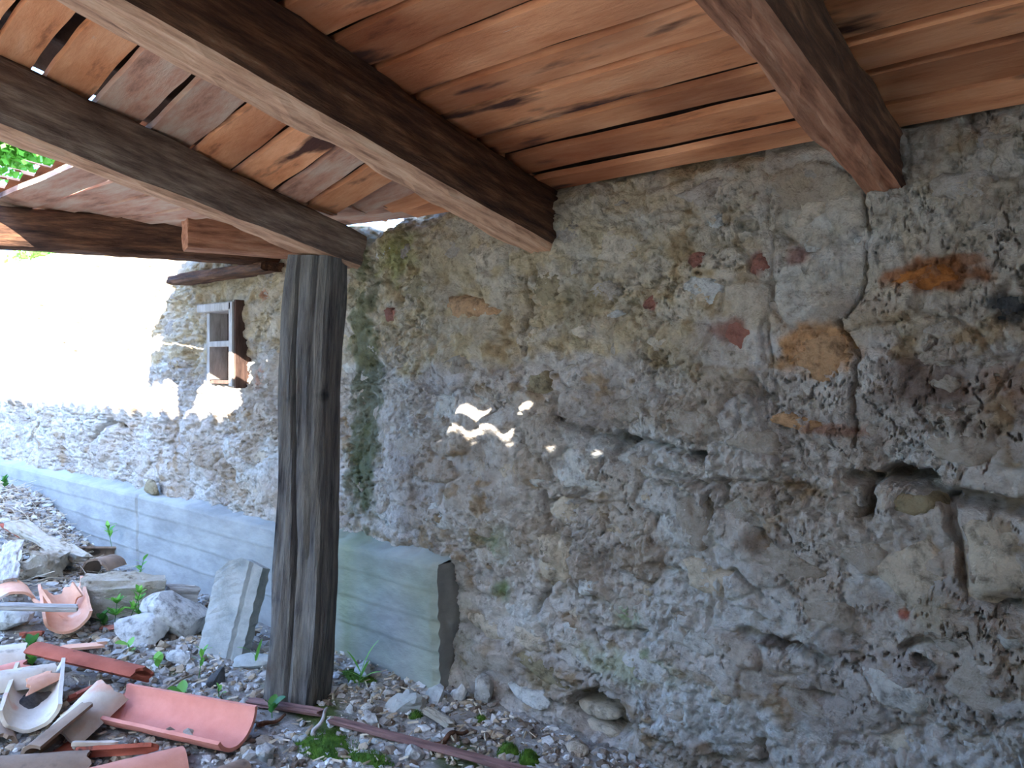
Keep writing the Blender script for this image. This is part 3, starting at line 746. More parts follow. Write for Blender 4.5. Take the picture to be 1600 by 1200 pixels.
bar('shutter', x0 + .03, x1 - .03, D + .08, D + .105, z0 + .03, z1 - .03, M['frame_dark'], win, 'dark brown boarded back', wl)
o = bar('glazing_bar', x0 + .16, x0 + .18, D + .02, D + .04, z0 + .03, z1 - .03, M['frame_light'], win, None, wl)
bar('cross_bar', x0 + .03, x1 - .03, D - .03, D - .005, (z0 + z1) / 2 - .01, (z0 + z1) / 2 + .022, M['frame_light'], win, 'pale crossbar catching the sun', wl)
bar('sill', x0 + .01, x1 - .02, D - .02, D + .10, z0, z0 + .02, M['frame_dark'], win, None, wl)

# ------------------------------------------------------------------ clay tiles
def tile(px1, py1, dz1, px2, py2, dz2, mk, label, roll=0, r1=.085, r2=None, span=80, jag=(0, 0), thick=.013, seed=1, group=None, name='roof_tile'):
    a = hit(px1, py1, dz1); b = hit(px2, py2, dz2)
    Lg = (b - a).length; r2 = r2 or r1 * .88; v = []; n = 16; s_ = 14; sp = math.radians(span)
    r_ = np.random.default_rng(seed); offs = r_.random(2) * 50
    for side in (0, 1):
        for i in range(s_ + 1):
            t = i / s_; R = (r1 + (r2 - r1) * t) - (thick if side else 0)
            for j in range(n + 1):
                th = -sp + 2 * sp * j / n
                e0 = jag[0] * (.5 + sn((th * 2.1 + offs[0]), (.5), seed)) ; e1 = jag[1] * (.5 + sn((th * 2.1 + offs[1]), (.5), seed))
                x = e0 + (Lg - e0 - e1) * t
                w_ = .0015 * sn((th * 3), (t * 6), seed)
                rr = R + w_; R0 = r1 + (r2 - r1) * t
                v.append((x, rr * math.sin(th), rr * math.cos(th) - R0))
    N = (s_ + 1) * (n + 1); q = lambda sd, i, j: sd * N + i * (n + 1) + j
    f = []
    for i in range(s_):
        for j in range(n):
            f.append((q(0, i, j), q(0, i + 1, j), q(0, i + 1, j + 1), q(0, i, j + 1)))
            f.append((q(1, i, j), q(1, i, j + 1), q(1, i + 1, j + 1), q(1, i + 1, j)))
    for i in range(s_):
        f.append((q(0, i, 0), q(1, i, 0), q(1, i + 1, 0), q(0, i + 1, 0))); f.append((q(0, i, n), q(0, i + 1, n), q(1, i + 1, n), q(1, i, n)))
    for j in range(n):
        f.append((q(0, 0, j), q(0, 0, j + 1), q(1, 0, j + 1), q(1, 0, j))); f.append((q(0, s_, j), q(1, s_, j), q(1, s_, j + 1), q(0, s_, j + 1)))
    me = mesh(name, v, f, M[mk]); me.set_sharp_from_angle(angle=math.radians(40))
    o = link(name, me); o.matrix_world = frame(a, b, math.radians(roll))
    return tag(o, label, 'tile', group)
TG = 'broken clay roof tiles heaped at the left'
tile(176, 1120, .02, 378, 1164, .02, 't_pink', 'large clean pink roof tile lying hollow side up in front of the post', 194, .098, .105, 76, (.0, .0), seed=1, group=TG)
tile(65, 1003, .13, 232, 1042, .10, 't_red', 'dark red lichen-spotted roof tile lying on its side above the pile', -70 + 40, .075, .07, 75, (.0, .03), seed=2, group=TG)
tile(84, 1142, .06, 166, 1062, .15, 't_pale', 'pale pink and grey tile leaning steeply behind the large pink tile', 0, .075, .085, 80, (.01, .03), seed=3, group=TG)
tile(34, 1172, .05, 128, 1098, .12, 't_brown', 'brown tile on edge between the dirt-filled tile and the pink tile', -48, .09, .08, 60, (.0, .03), seed=4, group=TG)
tile(45, 1146, .03, 62, 1062, .05, 't_pale', 'cream hollow tile filled with black dirt at the far left', 183, .095, .085, 85, (.015, .0), seed=5, group=TG)
tile(-20, 1052, .14, 92, 1036, .14, 't_pale', 'pale tile lying across the top of the dirt-filled tile', 0, .07, .07, 80, (.0, .02), seed=6, group=TG)
tile(35, 1072, .12, 96, 1046, .13, 't_peach', 'small peach coloured tile shard inside the dirt-filled tile', 20, .07, .06, 35, (.04, .05), seed=7, group=TG)
tile(107, 990, .05, 95, 930, .08, 't_peach', 'orange hollow tile with its round end facing out, below the grey board', 178, .10, .10, 85, (.01, .06), seed=8, group=TG)
tile(105, 955, .10, 85, 925, .16, 't_peach', 'orange tile fragment tucked under the grey board', 175, .09, .09, 60, (.03, .05), seed=9, group=TG)
tile(22, 925, .12, 12, 905, .14, 't_peach', 'peach domed tile above the left end of the grey board', 0, .11, .10, 80, (.01, .02), seed=10, group=TG)
tile(140, 874, .12, 175, 866, .12, 't_brown', 'brown arched tile with a dark hollow beside the concrete footing', -15, .10, .09, 85, (.02, .02), seed=11, group=TG)
tile(120, 863, .04, 205, 863, .06, 't_brown', 'flat brown tile fragment standing against the concrete footing', -70, .09, .09, 40, (.01, .03), seed=12, group=TG)
tile(108, 912, .10, 165, 912, .10, 't_pale', 'pinkish tile fragment beneath the arched tile', -30, .07, .07, 60, (.02, .03), seed=13, group=TG)
tile(118, 1208, .06, 288, 1168, .06, 't_lichen', 'pink roof tile with green lichen patches at the bottom edge', 0, .08, .08, 82, (.0, .0), seed=14, group=TG)
tile(-30, 1190, .07, 150, 1176, .05, 't_brown', 'greyish brown tile in the bottom left corner', 8, .085, .08, 80, (.0, .03), seed=15, group=TG)
tile(112, 1158, .06, 192, 1158, .05, 't_pale', 'grey tile rim poking out under the large pink tile', -40, .05, .05, 45, (.02, .03), seed=16, group=TG)
tile(118, 1172, .045, 245, 1164, .04, 't_red', 'thin dark red tile edge under the large pink tile', -60, .05, .05, 30, (.02, .03), seed=17, group=TG)
tile(330, 1206, .05, 385, 1186, .05, 't_brown', 'small brown tile end at the bottom below the large pink tile', 0, .06, .06, 80, (.0, .01), seed=18, group=TG)
tile(-30, 1012, .10, 44, 1004, .10, 't_pale', 'pale weathered tile at the left edge above the pile', -10, .09, .09, 80, (.0, .01), seed=19, group=TG)
tile(-25, 1046, .08, 40, 1030, .08, 't_pink', 'pink tile end showing below the pale weathered tile', -20, .07, .07, 60, (.0, .03), seed=20, group=TG)
tile(6, 818, .08, 38, 838, .06, 't_red', 'small red tile shard on the dry grass at far left', -30, .06, .05, 40, (.02, .05), seed=21, group=TG)
tile(105, 1088, .07, 152, 1066, .09, 't_red', 'dark red shard wedged behind the steep pale tile', -30, .05, .05, 40, (.02, .03), seed=22, group=TG)
tile(92, 1118, .06, 138, 1088, .09, 't_pale', 'whitish shard beside the dirt-filled tile', -30, .05, .05, 35, (.02, .03), seed=23, group=TG)
tile(95, 1008, .04, 170, 1002, .05, 't_peach', 'flat peach shard under the dark red tile', -10, .08, .08, 30, (.03, .04), seed=24, group=TG)
tile(60, 938, .07, 118, 975, .05, 't_peach', 'long peach tile edge below the grey board', -50, .06, .06, 35, (.02, .05), seed=25, group=TG)
tile(30, 988, .05, 75, 985, .05, 't_red', 'narrow red shard left of the round-ended orange tile', -30, .05, .05, 40, (.02, .03), seed=26, group=TG)
tile(160, 978, .03, 182, 975, .03, 't_pink', 'little pink tile chip under the green plant', -10, .05, .05, 50, (.0, .02), seed=27, group=TG)

tile(0, 1100, .05, 14, 1150, .04, 't_brown', 'brown tile edge at the left border beside the dirt-filled tile', -30, .06, .06, 50, (.02, .03), seed=28, group=TG)
tile(148, 1108, .05, 205, 1078, .07, 't_red', 'dark red tile piece directly behind the steep pink and grey tile', -20, .07, .06, 50, (.02, .04), seed=29, group=TG)
tile(200, 1058, .01, 240, 1050, .02, 't_peach', 'small peach chip in front of the dark red tile end', 0, .05, .05, 50, (.02, .03), seed=30, group=TG)
tile(20, 1075, .02, 90, 1100, .01, 't_red', 'red tile underneath the dirt-filled tile', 0, .09, .09, 70, (.02, .04), seed=31, group=TG)
tile(60, 1196, .01, 130, 1150, .03, 't_red', 'dark red tile underneath the brown tile on edge', 0, .08, .08, 70, (.02, .04), seed=32, group=TG)
tile(20, 870, .02, 45, 895, .02, 't_brown', 'brown shard beside the short grey board', -20, .06, .06, 45, (.02, .04), seed=33, group=TG)
# ------------------------------------------------------------------ rocks, concrete block
def rock(px, py, dz, sx, sy, sz, mk, label, seed, cat='stone', group=None, rz=0.0, name='rubble_stone', sub=3, rough=.16, tilt=0):
    import bmesh
    bm = bmesh.new(); bmesh.ops.create_icosphere(bm, subdivisions=sub, radius=1)
    r_ = np.random.default_rng(seed); of = r_.random(3) * 30
    pl = [Vector(r_.normal(size=3)).normalized() for _ in range(9)]
    for vtx in bm.verts:
        p = vtx.co.copy(); d = 1.0
        for q in pl:
            dd = p.dot(q)
            if dd > .5: d = min(d, .56 / dd + .02)
        nn = sn((p.x * 1.6 + of[0] + p.z), (p.y * 1.6 + of[1] - p.z), seed) * rough + sn((p.x * 5 + of[0] + p.z * 3), (p.y * 5 + of[1] - p.z * 2), seed) * rough * .4
        p *= d * (1 + nn); vtx.co = (p.x * sx, p.y * sy, p.z * sz)
    me = bpy.data.meshes.new(name); bm.to_mesh(me); bm.free(); me.materials.append(M[mk]); me.shade_smooth(); me.set_sharp_from_angle(angle=math.radians(32))
    o = link(name, me); p = hit(px, py); o.location = (p.x, p.y, p.z + dz); o.rotation_euler = (tilt, 0, rz)
    return tag(o, label, cat, group)
rock(272, 990, .09, .17, .15, .14, 'st_white', 'big pale grey rock directly left of the leaned concrete block', 31, rz=.4)
rock(226, 1003, .05, .16, .10, .07, 'st_white', 'pale flat-topped rock leaning on the big grey rock', 32, rz=.9, tilt=.4)
rock(12, 985, .06, .12, .12, .08, 'st_white', 'pale stone at the left edge under the grey board', 33)
rock(282, 1035, .02, .08, .06, .05, 'st_white', 'crumbly grey stone in front of the flat-topped rock', 34)
rock(338, 1072, .02, .055, .055, .06, 'st_dark', 'dark grey lump standing in the gravel before the concrete block', 35)
rock(392, 1042, .02, .11, .05, .04, 'block', 'grey stone between the concrete block and the post', 36, rz=.9)
rock(566, 1058, .03, .09, .04, .035, 'st_white', 'pale elongated stone behind the post by the mossy footing', 37, rz=-.5)
rock(757, 1092, .055, .065, .055, .075, 'st_white', 'round grey stone at the wall foot right of the footing end', 38)
rock(718, 1095, .02, .04, .04, .05, 'st_white', 'small pointed stone beside the round grey one', 39)
rock(415, 1185, .02, .04, .035, .035, 'st_white', 'small angular white stone at the bottom beyond the big pink tile', 40)
rock(380, 1108, .02, .03, .025, .025, 'st_white', 'white pebble at the right end of the large pink tile', 41)
rock(640, 1105, .015, .10, .09, .06, 'block', 'crumbled cement lump at the foot of the footing end', 42, rz=.5, rough=.3)
rock(680, 1092, .015, .06, .05, .05, 'block', 'cement lump touching the dark footing end', 43, rough=.3)
rock(548, 1112, .01, .03, .025, .025, 'st_white', 'white stone in the gravel right of the post', 44)
rock(900, 1175, .01, .07, .04, .03, 'st_cream', 'cream flat stone on the gravel below the wall cavity', 45, rz=-.4)
rock(1020, 1168, .01, .09, .06, .05, 'st_white', 'pale stone under the big slab at the foot of the wall', 46, rz=-.3)
rock(645, 1180, .01, .045, .04, .035, 'st_white', 'crumbly grey stone in front of the thin lath', 47)
rock(835, 1112, .06, .15, .06, .055, 'st_white', 'long pale greenish slab at the wall foot left of the cavity', 48, rz=-.15, rough=.1)
rock(210, 775, .0, .01, .01, .01, 'st_white', 'x', 49) if False else None
p = on_wall(238, 776, .03)
o = rock(600, 900, 0, .10, .05, .055, 'st_olive', 'single grey stone resting on top of the concrete footing', 50); o.location = (p.x, D - .04, EYE - .347 * D + .045)
rr = random.Random(9)
LANDM = [('the large pink tile', hit(395, 1140)), ('the post foot', hit(470, 1095)), ('the footing end', hit(690, 1085)), ('the long lath', hit(620, 1155)),
         ('the dark wall cavity', hit(930, 1170)), ('the bright moss cushion', hit(795, 1182)), ('the leaned concrete block', hit(340, 1035)), ('the round grey stone', hit(757, 1105))]
ORD = ['', 'second ', 'third ', 'fourth ', 'fifth ', 'sixth ', 'seventh ', 'eighth ', 'ninth ', 'tenth ']
CN = {'st_white': 'pale grey', 'stone': 'brownish', 'block': 'greenish grey', 'st_cream': 'cream'}
chips_ = []
for q in range(44):
    px = rr.choice([rr.uniform(240, 420), rr.uniform(510, 900), rr.uniform(400, 760)]); py = rr.uniform(1050, 1195)
    p = hit(px, py); s = rr.uniform(.016, .034); mk = rr.choice(['st_white', 'stone', 'block', 'st_cream']); rz = rr.uniform(0, 6); e = rr.uniform(1, 1.7)
    if p.y > D - .06: continue
    ld = min(LANDM, key=lambda l: (l[1] - p).length)
    chips_.append((ld[0], mk, (ld[1] - p).length, px, py, s, rz, e, q))
for (ln, mk) in sorted({(c_[0], c_[1]) for c_ in chips_}):
    for r_i, c_ in enumerate(sorted([c_ for c_ in chips_ if c_[0] == ln and c_[1] == mk], key=lambda c_: c_[2])):
        _, _, _, px, py, s, rz, e, q = c_
        rock(px, py, s * .3, s * e, s, s * .8, mk, '%s rubble chip, %snearest of its colour to %s' % (CN[mk], ORD[r_i], ln), 600 + q, group='rubble chips on the gravel', rz=rz, sub=2, name='rubble_chip')

def leaned_block():
    import bmesh
    # outline across the face (local x) and height (local z), grooved right side
    a = hit(318, 1028); 
    prof = [(-.105, 0), (.045, 0), (.045, .05), (.058, .062), (.10, .06), (.105, .052), (.105, .0)]
    t = empty('leaned_block', a); tag(t, 'pale broken concrete block with a grooved edge leaning against the footing', 'concrete block')
    H = .48; seg = 26; pr = [(-.115, .0), (-.06, -.004), (0, 0), (.045, 0), (.058, .016), (.070, .016), (.078, .0), (.115, .008), (.118, .07), (.0, .075), (-.113, .07)]
    n = len(pr); v = []
    for i in range(seg + 1):
        tt = i / seg
        top = 1.0
        for j, (x, y) in enumerate(pr):
            hcut = H * (1 - .16 * max(0, -x - .03) / .085 - .05 * max(0, x) / .1)
            z = tt * hcut
            nn = .0035 * sn((tt * 25), (j * 1.7), 81)
            xx = x * (1 - .12 * (1 - tt) * (1 if x < 0 else 0)) + nn * 1.6
            v.append((xx, y + nn, z + (.012 * sn((j * 1.1), (.3), 82) if i in (0, seg) else 0)))
    f = [(i * n + j, i * n + (j + 1) % n, (i + 1) * n + (j + 1) % n, (i + 1) * n + j) for i in range(seg) for j in range(n)]
    f.append(tuple(range(n))[::-1]); f.append(tuple(range(seg * n, seg * n + n)))
    o = build('block', v, f, M['block'], t, smooth=False)
    o.rotation_euler = (math.radians(-17), math.radians(5), math.radians(24))
    t.location = V3(a.x + .06, a.y + .02, a.z - .03)
leaned_block()

# ------------------------------------------------------------------ fallen wood
def board(name, px1, py1, dz1, px2, py2, dz2, w_, h_, mk, label, seed, roll=0, cat='board', wob=.004, jag=.02, group=None):
    a = hit(px1, py1, dz1); b = hit(px2, py2, dz2)
    o = timber(name, a, b, w_, h_, M[mk], seed, roll=math.radians(roll), wob=wob, endjag=jag, seg=max(10, int((b - a).length / .03)))
    return tag(o, label, cat, group)
board('board', -20, 952, .19, 122, 955, .15, .05, .028, 'greywood', 'long pale grey board lying level across the tiles at left', 51)
board('rotten_log', 118, 958, .02, 256, 954, .02, .17, .17, 'rot', 'crumbling rotten cream log on the tiles at the left', 52, wob=.03, jag=.03, cat='log')
board('timber_block', 252, 945, .03, 306, 945, .02, .09, .10, 'greywood', 'grey wood block end between rotten log and concrete block', 53, cat='timber', wob=.01)
board('rotten_plank', 18, 822, .12, 130, 880, .08, .11, .04, 'rot', 'rotten splintered plank sloping down to the brown arched tile', 54, wob=.02, jag=.05)
board('board', 8, 912, .13, 22, 850, .10, .10, .025, 'greywood', 'short upright grey board behind the peach domed tile', 55, wob=.01)
board('rotten_log', 50, 905, .03, 100, 880, .03, .14, .10, 'rot', 'crumbled wood heap between the short grey board and the arched tile', 56, wob=.045, jag=.04, cat='log')
board('lath', 515, 1128, .02, 830, 1212, .02, .035, .018, 'lath', 'long thin brown lath on the gravel in front of the post', 57, wob=.002)
board('lath', 380, 1098, .01, 505, 1118, .015, .04, .018, 'lath', 'short broken brown lath at the foot of the post', 58, wob=.006)
board('timber_block', 664, 1112, .012, 708, 1140, .012, .04, .02, 'rot', 'pale splintered wood chip on the gravel near the footing end', 59, cat='wood chip', jag=.02)

def stick(px1, py1, dz1, px2, py2, dz2, r, mk, label, seed, name='stick', group=None, cat='stick', bend=.02):
    a = hit(px1, py1, dz1); b = hit(px2, py2, dz2); Lg = (b - a).length; n = 7; seg = 12; v = []
    for i in range(seg + 1):
        t = i / seg; rr_ = r * (1 - .45 * t)
        ox = bend * sn((t * 2.2), (seed * 3.3), seed); oz = bend * sn((t * 2.2 + 8), (seed * 3.3), seed) 
        for j in range(n):
            q = 2 * math.pi * j / n; v.append((Lg * t, ox + rr_ * math.cos(q), oz + rr_ * math.sin(q)))
    f = [(i * n + j, i * n + (j + 1) % n, (i + 1) * n + (j + 1) % n, (i + 1) * n + j) for i in range(seg) for j in range(n)]
    f.append(tuple(range(n))[::-1]); f.append(tuple(range(seg * n, seg * n + n)))
    o = build(name, v, f, M[mk], smooth=True); o.matrix_world = frame(a, b); return tag(o, label, cat, group)
stick(250, 1084, .02, 300, 1052, .03, .007, 'stick', 'thick bleached stick among the gravel behind the large pink tile', 61)
stick(262, 1082, .02, 310, 1058, .02, .005, 'stick', 'thinner stick next to the thick bleached one', 62)
stick(490, 1150, .01, 512, 1106, .06, .009, 'greywood', 'grey stick leaning up beside the post foot', 63)
stick(404, 1136, .012, 448, 1118, .02, .010, 'st_brown', 'brown twig at the right end of the large pink tile', 64)
stick(680, 1162, .02, 728, 1140, .03, .012, 'st_brown', 'brown crooked root lying over the long lath', 65)
stick(60, 905, .10, 120, 905, .05, .004, 'straw', 'thin straw stalk over the crumbled wood heap', 66)
SG = 'dry stalks on the heap at the far left'
for q in range(26):
    x = rr.uniform(-10, 110); y = 770 + x * .75 + rr.uniform(-12, 40)
    stick(x, y, .02, x + rr.uniform(15, 55), y + rr.uniform(5, 45), rr.uniform(.01, .05), .0025, 'straw', 'dry straw stalk on the heap at the far left against the footing', 700 + q, name='stalk', group=SG, cat='stalk', bend=.05)

# dirt in the hollow tile
rock(57, 1112, .035, .065, .13, .03, 'charred', 'black dirt and ash filling the cream hollow tile', 67, cat='dirt', name='dirt_heap', rough=.4, rz=.6)

# ------------------------------------------------------------------ gravel and chips (uncountable)
def gravel():
    phi = (1 + 5 ** .5) / 2
    iv = np.array([(-1, phi, 0), (1, phi, 0), (-1, -phi, 0), (1, -phi, 0), (0, -1, phi), (0, 1, phi), (0, -1, -phi), (0, 1, -phi), (phi, 0, -1), (phi, 0, 1), (-phi, 0, -1), (-phi, 0, 1)]) / 1.9
    fi = np.array([(0, 11, 5), (0, 5, 1), (0, 1, 7), (0, 7, 10), (0, 10, 11), (1, 5, 9), (5, 11, 4), (11, 10, 2), (10, 7, 6), (7, 1, 8), (3, 9, 4), (3, 4, 2), (3, 2, 6), (3, 6, 8), (3, 8, 9), (4, 9, 5), (2, 4, 11), (6, 2, 10), (8, 6, 7), (9, 8, 1)])
    N = 24000
    # more of it close to the wall foot and around the post
    x = rng.uniform(-7.4, -.4, N); y = rng.uniform(.5, D - .01, N)
    d = fbm(x * 3, y * 3, 2, 420); k = d > -.45
    x, y = x[k], y[k]; N = len(x)
    s = .004 + .014 * rng.random(N) ** 2.5
    s *= np.where(x < -3.2, 1.4, 1)
    g = ground(x, y) + s * .25
    sc = s[:, None] * np.stack([rng.uniform(.8, 1.7, N), rng.uniform(.7, 1.2, N), rng.uniform(.5, 1, N)], 1)
    P = iv[None] * (1 + .25 * rng.normal(size=(N, 12, 1))) * sc[:, None]
    a = rng.uniform(0, 6.28, N); ca, sa = np.cos(a)[:, None], np.sin(a)[:, None]
    Q = np.stack([P[..., 0] * ca - P[..., 1] * sa + x[:, None], P[..., 0] * sa + P[..., 1] * ca + y[:, None], P[..., 2] + g[:, None]], -1)
    F = (fi[None] + 12 * np.arange(N)[:, None, None]).reshape(-1, 3)
    me = mesh('gravel', Q.reshape(-1, 3), F.tolist(), M['gravel'], smooth=False)
    pal = np.array([linv(196, 194, 188), linv(176, 172, 164), linv(150, 140, 128), linv(214, 212, 206), linv(120, 104, 88), linv(184, 166, 140)])
    cc = pal[rng.integers(0, 6, N)]
    colattr(me, 'tint', np.repeat(cc, 12, 0))
    o = link('gravel', me); o['kind'] = 'stuff'; return tag(o, 'grey gravel and mortar crumbs covering the ground', 'gravel')
gravel()
def chips():
    N = 2700; v = []; f = []
    for i in range(N):
        px = random.uniform(-5.9, -1.0); py = random.uniform(.9, D - .05)
        if i > 1500: px = random.uniform(-7.5, -4.6); py = random.uniform(1.1, D - .12)
        z = gz(px, py) + .01
        a = random.uniform(0, 6.28); l = random.uniform(.012, .045); w_ = random.uniform(.002, .005); t = random.uniform(-.25, .35)
        if i > 1500: l *= 3.5; w_ *= .6; z += .01
        dx, dy = math.cos(a), math.sin(a); b = len(v)
        p0 = (px, py, z); p1 = (px + dx * l, py + dy * l, z + t * l)
        for (qx, qy, qz) in (p0, p1):
            v += [(qx - dy * w_, qy + dx * w_, qz), (qx + dy * w_, qy - dx * w_, qz), (qx, qy, qz + w_ * 1.2)]
        f += [(b, b + 1, b + 4, b + 3), (b + 1, b + 2, b + 5, b + 4), (b + 2, b, b + 3, b + 5), (b, b + 2, b + 1), (b + 3, b + 4, b + 5)]
    o = build('wood_litter', v, f, M['straw'], smooth=False); o['kind'] = 'stuff'; tag(o, 'dry wood splinters and straw strewn over the ground', 'litter')
chips()

# ------------------------------------------------------------------ plants and moss
def leaf_mesh(name, L_, W_, m):
    v = []; n = 5
    for i in range(n + 1):
        t = i / n; w_ = W_ * math.sin(math.pi * min(.97, .06 + t * .94)) ** .8; z = .25 * L_ * math.sin(t * 1.8)
        v += [(L_ * t, -w_, z + .15 * W_), (L_ * t, 0, z), (L_ * t, w_, z + .15 * W_)]
    f = []
    for i in range(n):
        b = i * 3; f += [(b, b + 3, b + 4, b + 1), (b + 1, b + 4, b + 5, b + 2)]
    return mesh(name, v, f, m)
LM = {k_: leaf_mesh('leaf', l, w_, M[mm]) for k_, l, w_, mm in (('small', .042, .009, 'leaf'), ('dark', .05, .011, 'leaf'), ('round', .055, .02, 'leaf'), ('rdark', .055, .02, 'leaf_dark'), ('blade', .13, .006, 'leaf'))}
def plant(px, py, h, nl, kind, label, seed, dz=0.0, spread=.5, loc=None, whorl=False):
    r_ = random.Random(seed); p = loc or hit(px, py, dz); t = empty('wild_plant', p); tag(t, label, 'plant')
    lean = V3(r_.uniform(-.3, .3) * h, r_.uniform(-.3, .3) * h, h)
    v = []; n = 5; seg = 6
    for i in range(seg + 1):
        q = i / seg; c0 = lean * q
        for j in range(n): v.append((c0.x + .0018 * math.cos(j * 1.257), c0.y + .0018 * math.sin(j * 1.257), c0.z))
    f = [(i * n + j, i * n + (j + 1) % n, (i + 1) * n + (j + 1) % n, (i + 1) * n + j) for i in range(seg) for j in range(n)]
    build('stem', v, f, M['leaf_dark'], t)
    for i in range(nl):
        q = (.45 + .55 * i / max(1, nl - 1)) if not whorl else (.55 if i < nl // 2 else 1.0)
        o = bpy.data.objects.new('leaf', LM[kind]); COL.objects.link(o); o.parent = t; o.location = lean * q
        o.rotation_euler = (r_.uniform(-.3, .3), -r_.uniform(0, .9), i * 2.4 + r_.uniform(-.3, .3)); s = r_.uniform(.7, 1.2); o.scale = (s, s, s)
    return t
plant(178, 985, .12, 26, 'dark', 'leafy green weed growing before the rotten log', 1, dz=.0, whorl=True)
plant(196, 985, .18, 26, 'small', 'taller green weed growing left of the flat-topped rock', 2, whorl=True)
plant(218, 985, .14, 20, 'small', 'green weed growing between log and flat-topped rock', 3, whorl=True)
plant(165, 985, .06, 7, 'rdark', 'low dark-leaved weed under the leafy green ones', 4)
plant(246, 1050, .05, 3, 'round', 'single broad-leaved seedling right of the dark red tile', 5)
plant(208, 935, .20, 9, 'small', 'thin sprout rising in front of the concrete footing', 6, dz=.05)
plant(205, 1024, .05, 3, 'round', 'round-leaved seedling below the flat-topped rock', 7)
plant(310, 1062, .11, 9, 'small', 'thin weed at the foot of the leaned concrete block', 8)
plant(400, 1045, .06, 3, 'blade', 'grass blades arching beside the post', 9)
plant(342, 1095, .05, 3, 'small', 'tiny sprout in the gravel left of the post', 10)
plant(284, 1095, .03, 3, 'round', 'tiny seedling behind the upper rim of the large pink tile', 11)
plant(48, 1025, .05, 5, 'rdark', 'small weed at the end of the pale weathered tile', 12)
plant(50, 1045, .04, 5, 'round', 'light green weed left of the dark red tile', 13)
plant(425, 1122, .04, 4, 'rdark', 'small green seedling in front of the post foot', 14)
plant(0, 0, .14, 12, 'dark', 'dark green sprig growing out against the concrete footing', 15, loc=V3(on_wall(182, 860, .1).x, D - .13, .02 + .12))
plant(8, 770, .10, 10, 'rdark', 'green weed on the heap at the far left edge', 16)
plant(560, 1075, .06, 5, 'blade', 'grass tuft behind the post at the mossy footing', 17)
def stalk_grass(px, py, h, label, seed):
    p = hit(px, py); o = stick(px, py, 0, px, py, .01, .0018, 'leaf_dark', label, seed, name='grass_stalk', cat='grass') if False else None
def moss(px, py, rx, ry, h, label, seed, mk='moss', nb=500):
    p = hit(px, py); v = []; f = []; r_ = random.Random(seed)
    rings, seg = 5, 16
    for i in range(rings + 1):
        t = i / rings
        for j in range(seg):
            a = 6.283 * j / seg; k_ = 1 + .2 * math.sin(3 * a + seed)
            v.append((rx * t * k_ * math.cos(a), ry * t * k_ * math.sin(a), h * (1 - t * t) - .01 * t))
    for i in range(rings):
        for j in range(seg): f.append((i * seg + j, i * seg + (j + 1) % seg, (i + 1) * seg + (j + 1) % seg, (i + 1) * seg + j))
    for _ in range(nb):
        a = r_.uniform(0, 6.283); t = r_.random() ** .5; x = rx * t * math.cos(a); y = ry * t * math.sin(a); z = h * (1 - t * t) - .004; b = len(v)
        d = r_.uniform(0, 6.283); l = r_.uniform(.006, .014); 
        v += [(x - .0012 * math.sin(d), y + .0012 * math.cos(d), z), (x + .0012 * math.sin(d), y - .0012 * math.cos(d), z), (x + l * .5 * math.cos(d), y + l * .5 * math.sin(d), z + l)]
        f.append((b, b + 1, b + 2))
    o = build('moss_clump', v, f, M[mk]); o.location = (p.x, p.y, gz(p.x, p.y)); o['kind'] = 'stuff'; return tag(o, label, 'moss')
moss(795, 1182, .05, .04, .045, 'bright green moss cushion at the foot of the wall', 1)
moss(828, 1190, .045, .03, .035, 'green moss cushion just right of the brightest one', 2)
moss(510, 1165, .14, .10, .018, 'flat mossy patch in front of the post', 3, nb=1400)
moss(580, 1190, .10, .06, .02, 'mossy patch below the long lath', 4, nb=700)
moss(560, 1062, .12, .05, .03, 'dark moss behind the post against the footing', 5, nb=700)
moss(650, 1120, .03, .03, .02, 'little moss tuft on the cement crumbs', 6, nb=200)
moss(750, 1128, .03, .03, .02, 'little moss tuft near the round grey stone', 7, nb=200)

# ------------------------------------------------------------------ outside: foliage above the wall, tile on the roof edge, added sun-blocking loft
def foliage(name, loc, rx, ry, rz, n, label, seed, cat, s=.06):
    r_ = np.random.default_rng(seed); d = r_.normal(size=(n, 3)); d /= np.linalg.norm(d, axis=1)[:, None]
    P = d * (r_.random(n) ** .4)[:, None] * np.array([rx, ry, rz]) * (1 + .25 * r_.normal(size=(n, 1)))
    A = r_.normal(size=(n, 3)); A /= np.linalg.norm(A, axis=1)[:, None]; B = np.cross(A, r_.normal(size=(n, 3))); B /= np.linalg.norm(B, axis=1)[:, None]
    sz = s * r_.uniform(.6, 1.3, (n, 1))
    V = np.stack([P, P + A * sz * .5 + B * sz * .3, P + A * sz, P + A * sz * .5 - B * sz * .3], 1).reshape(-1, 3)
    F = np.arange(4 * n).reshape(-1, 4)
    t = empty(name, loc); tag(t, label, cat)
    o = build('foliage', V, F.tolist(), M['leaf'], t, smooth=False); o['kind'] = 'stuff'
    v = []
    zb = -(loc[2]) if name == 'tree' else -rz
    for i in range(7):
        q = i / 6
        for j in range(6): v.append(((.10 if name == 'tree' else .01) * (1 - .5 * q) * math.cos(j * 1.047), (.10 if name == 'tree' else .01) * (1 - .5 * q) * math.sin(j * 1.047), zb * (1 - q)))
    build('trunk', v, [(i * 6 + j, i * 6 + (j + 1) % 6, (i + 1) * 6 + (j + 1) % 6, (i + 1) * 6 + j) for i in range(6) for j in range(6)], M['stick'], t)
foliage('tree', at_depth(-10, 195, 13.0), 1.2, 1.2, .7, 7000, 'green tree seen beyond the broken roof edge', 1, 'tree', .16)
p = on_wall(30, 402); foliage('shrub', V3(p.x, D + .15, top_at(np.array([p.x]))[0] + .06), .5, .15, .10, 500, 'green ivy sprigs on top of the sunlit wall at left', 2, 'shrub', .06)


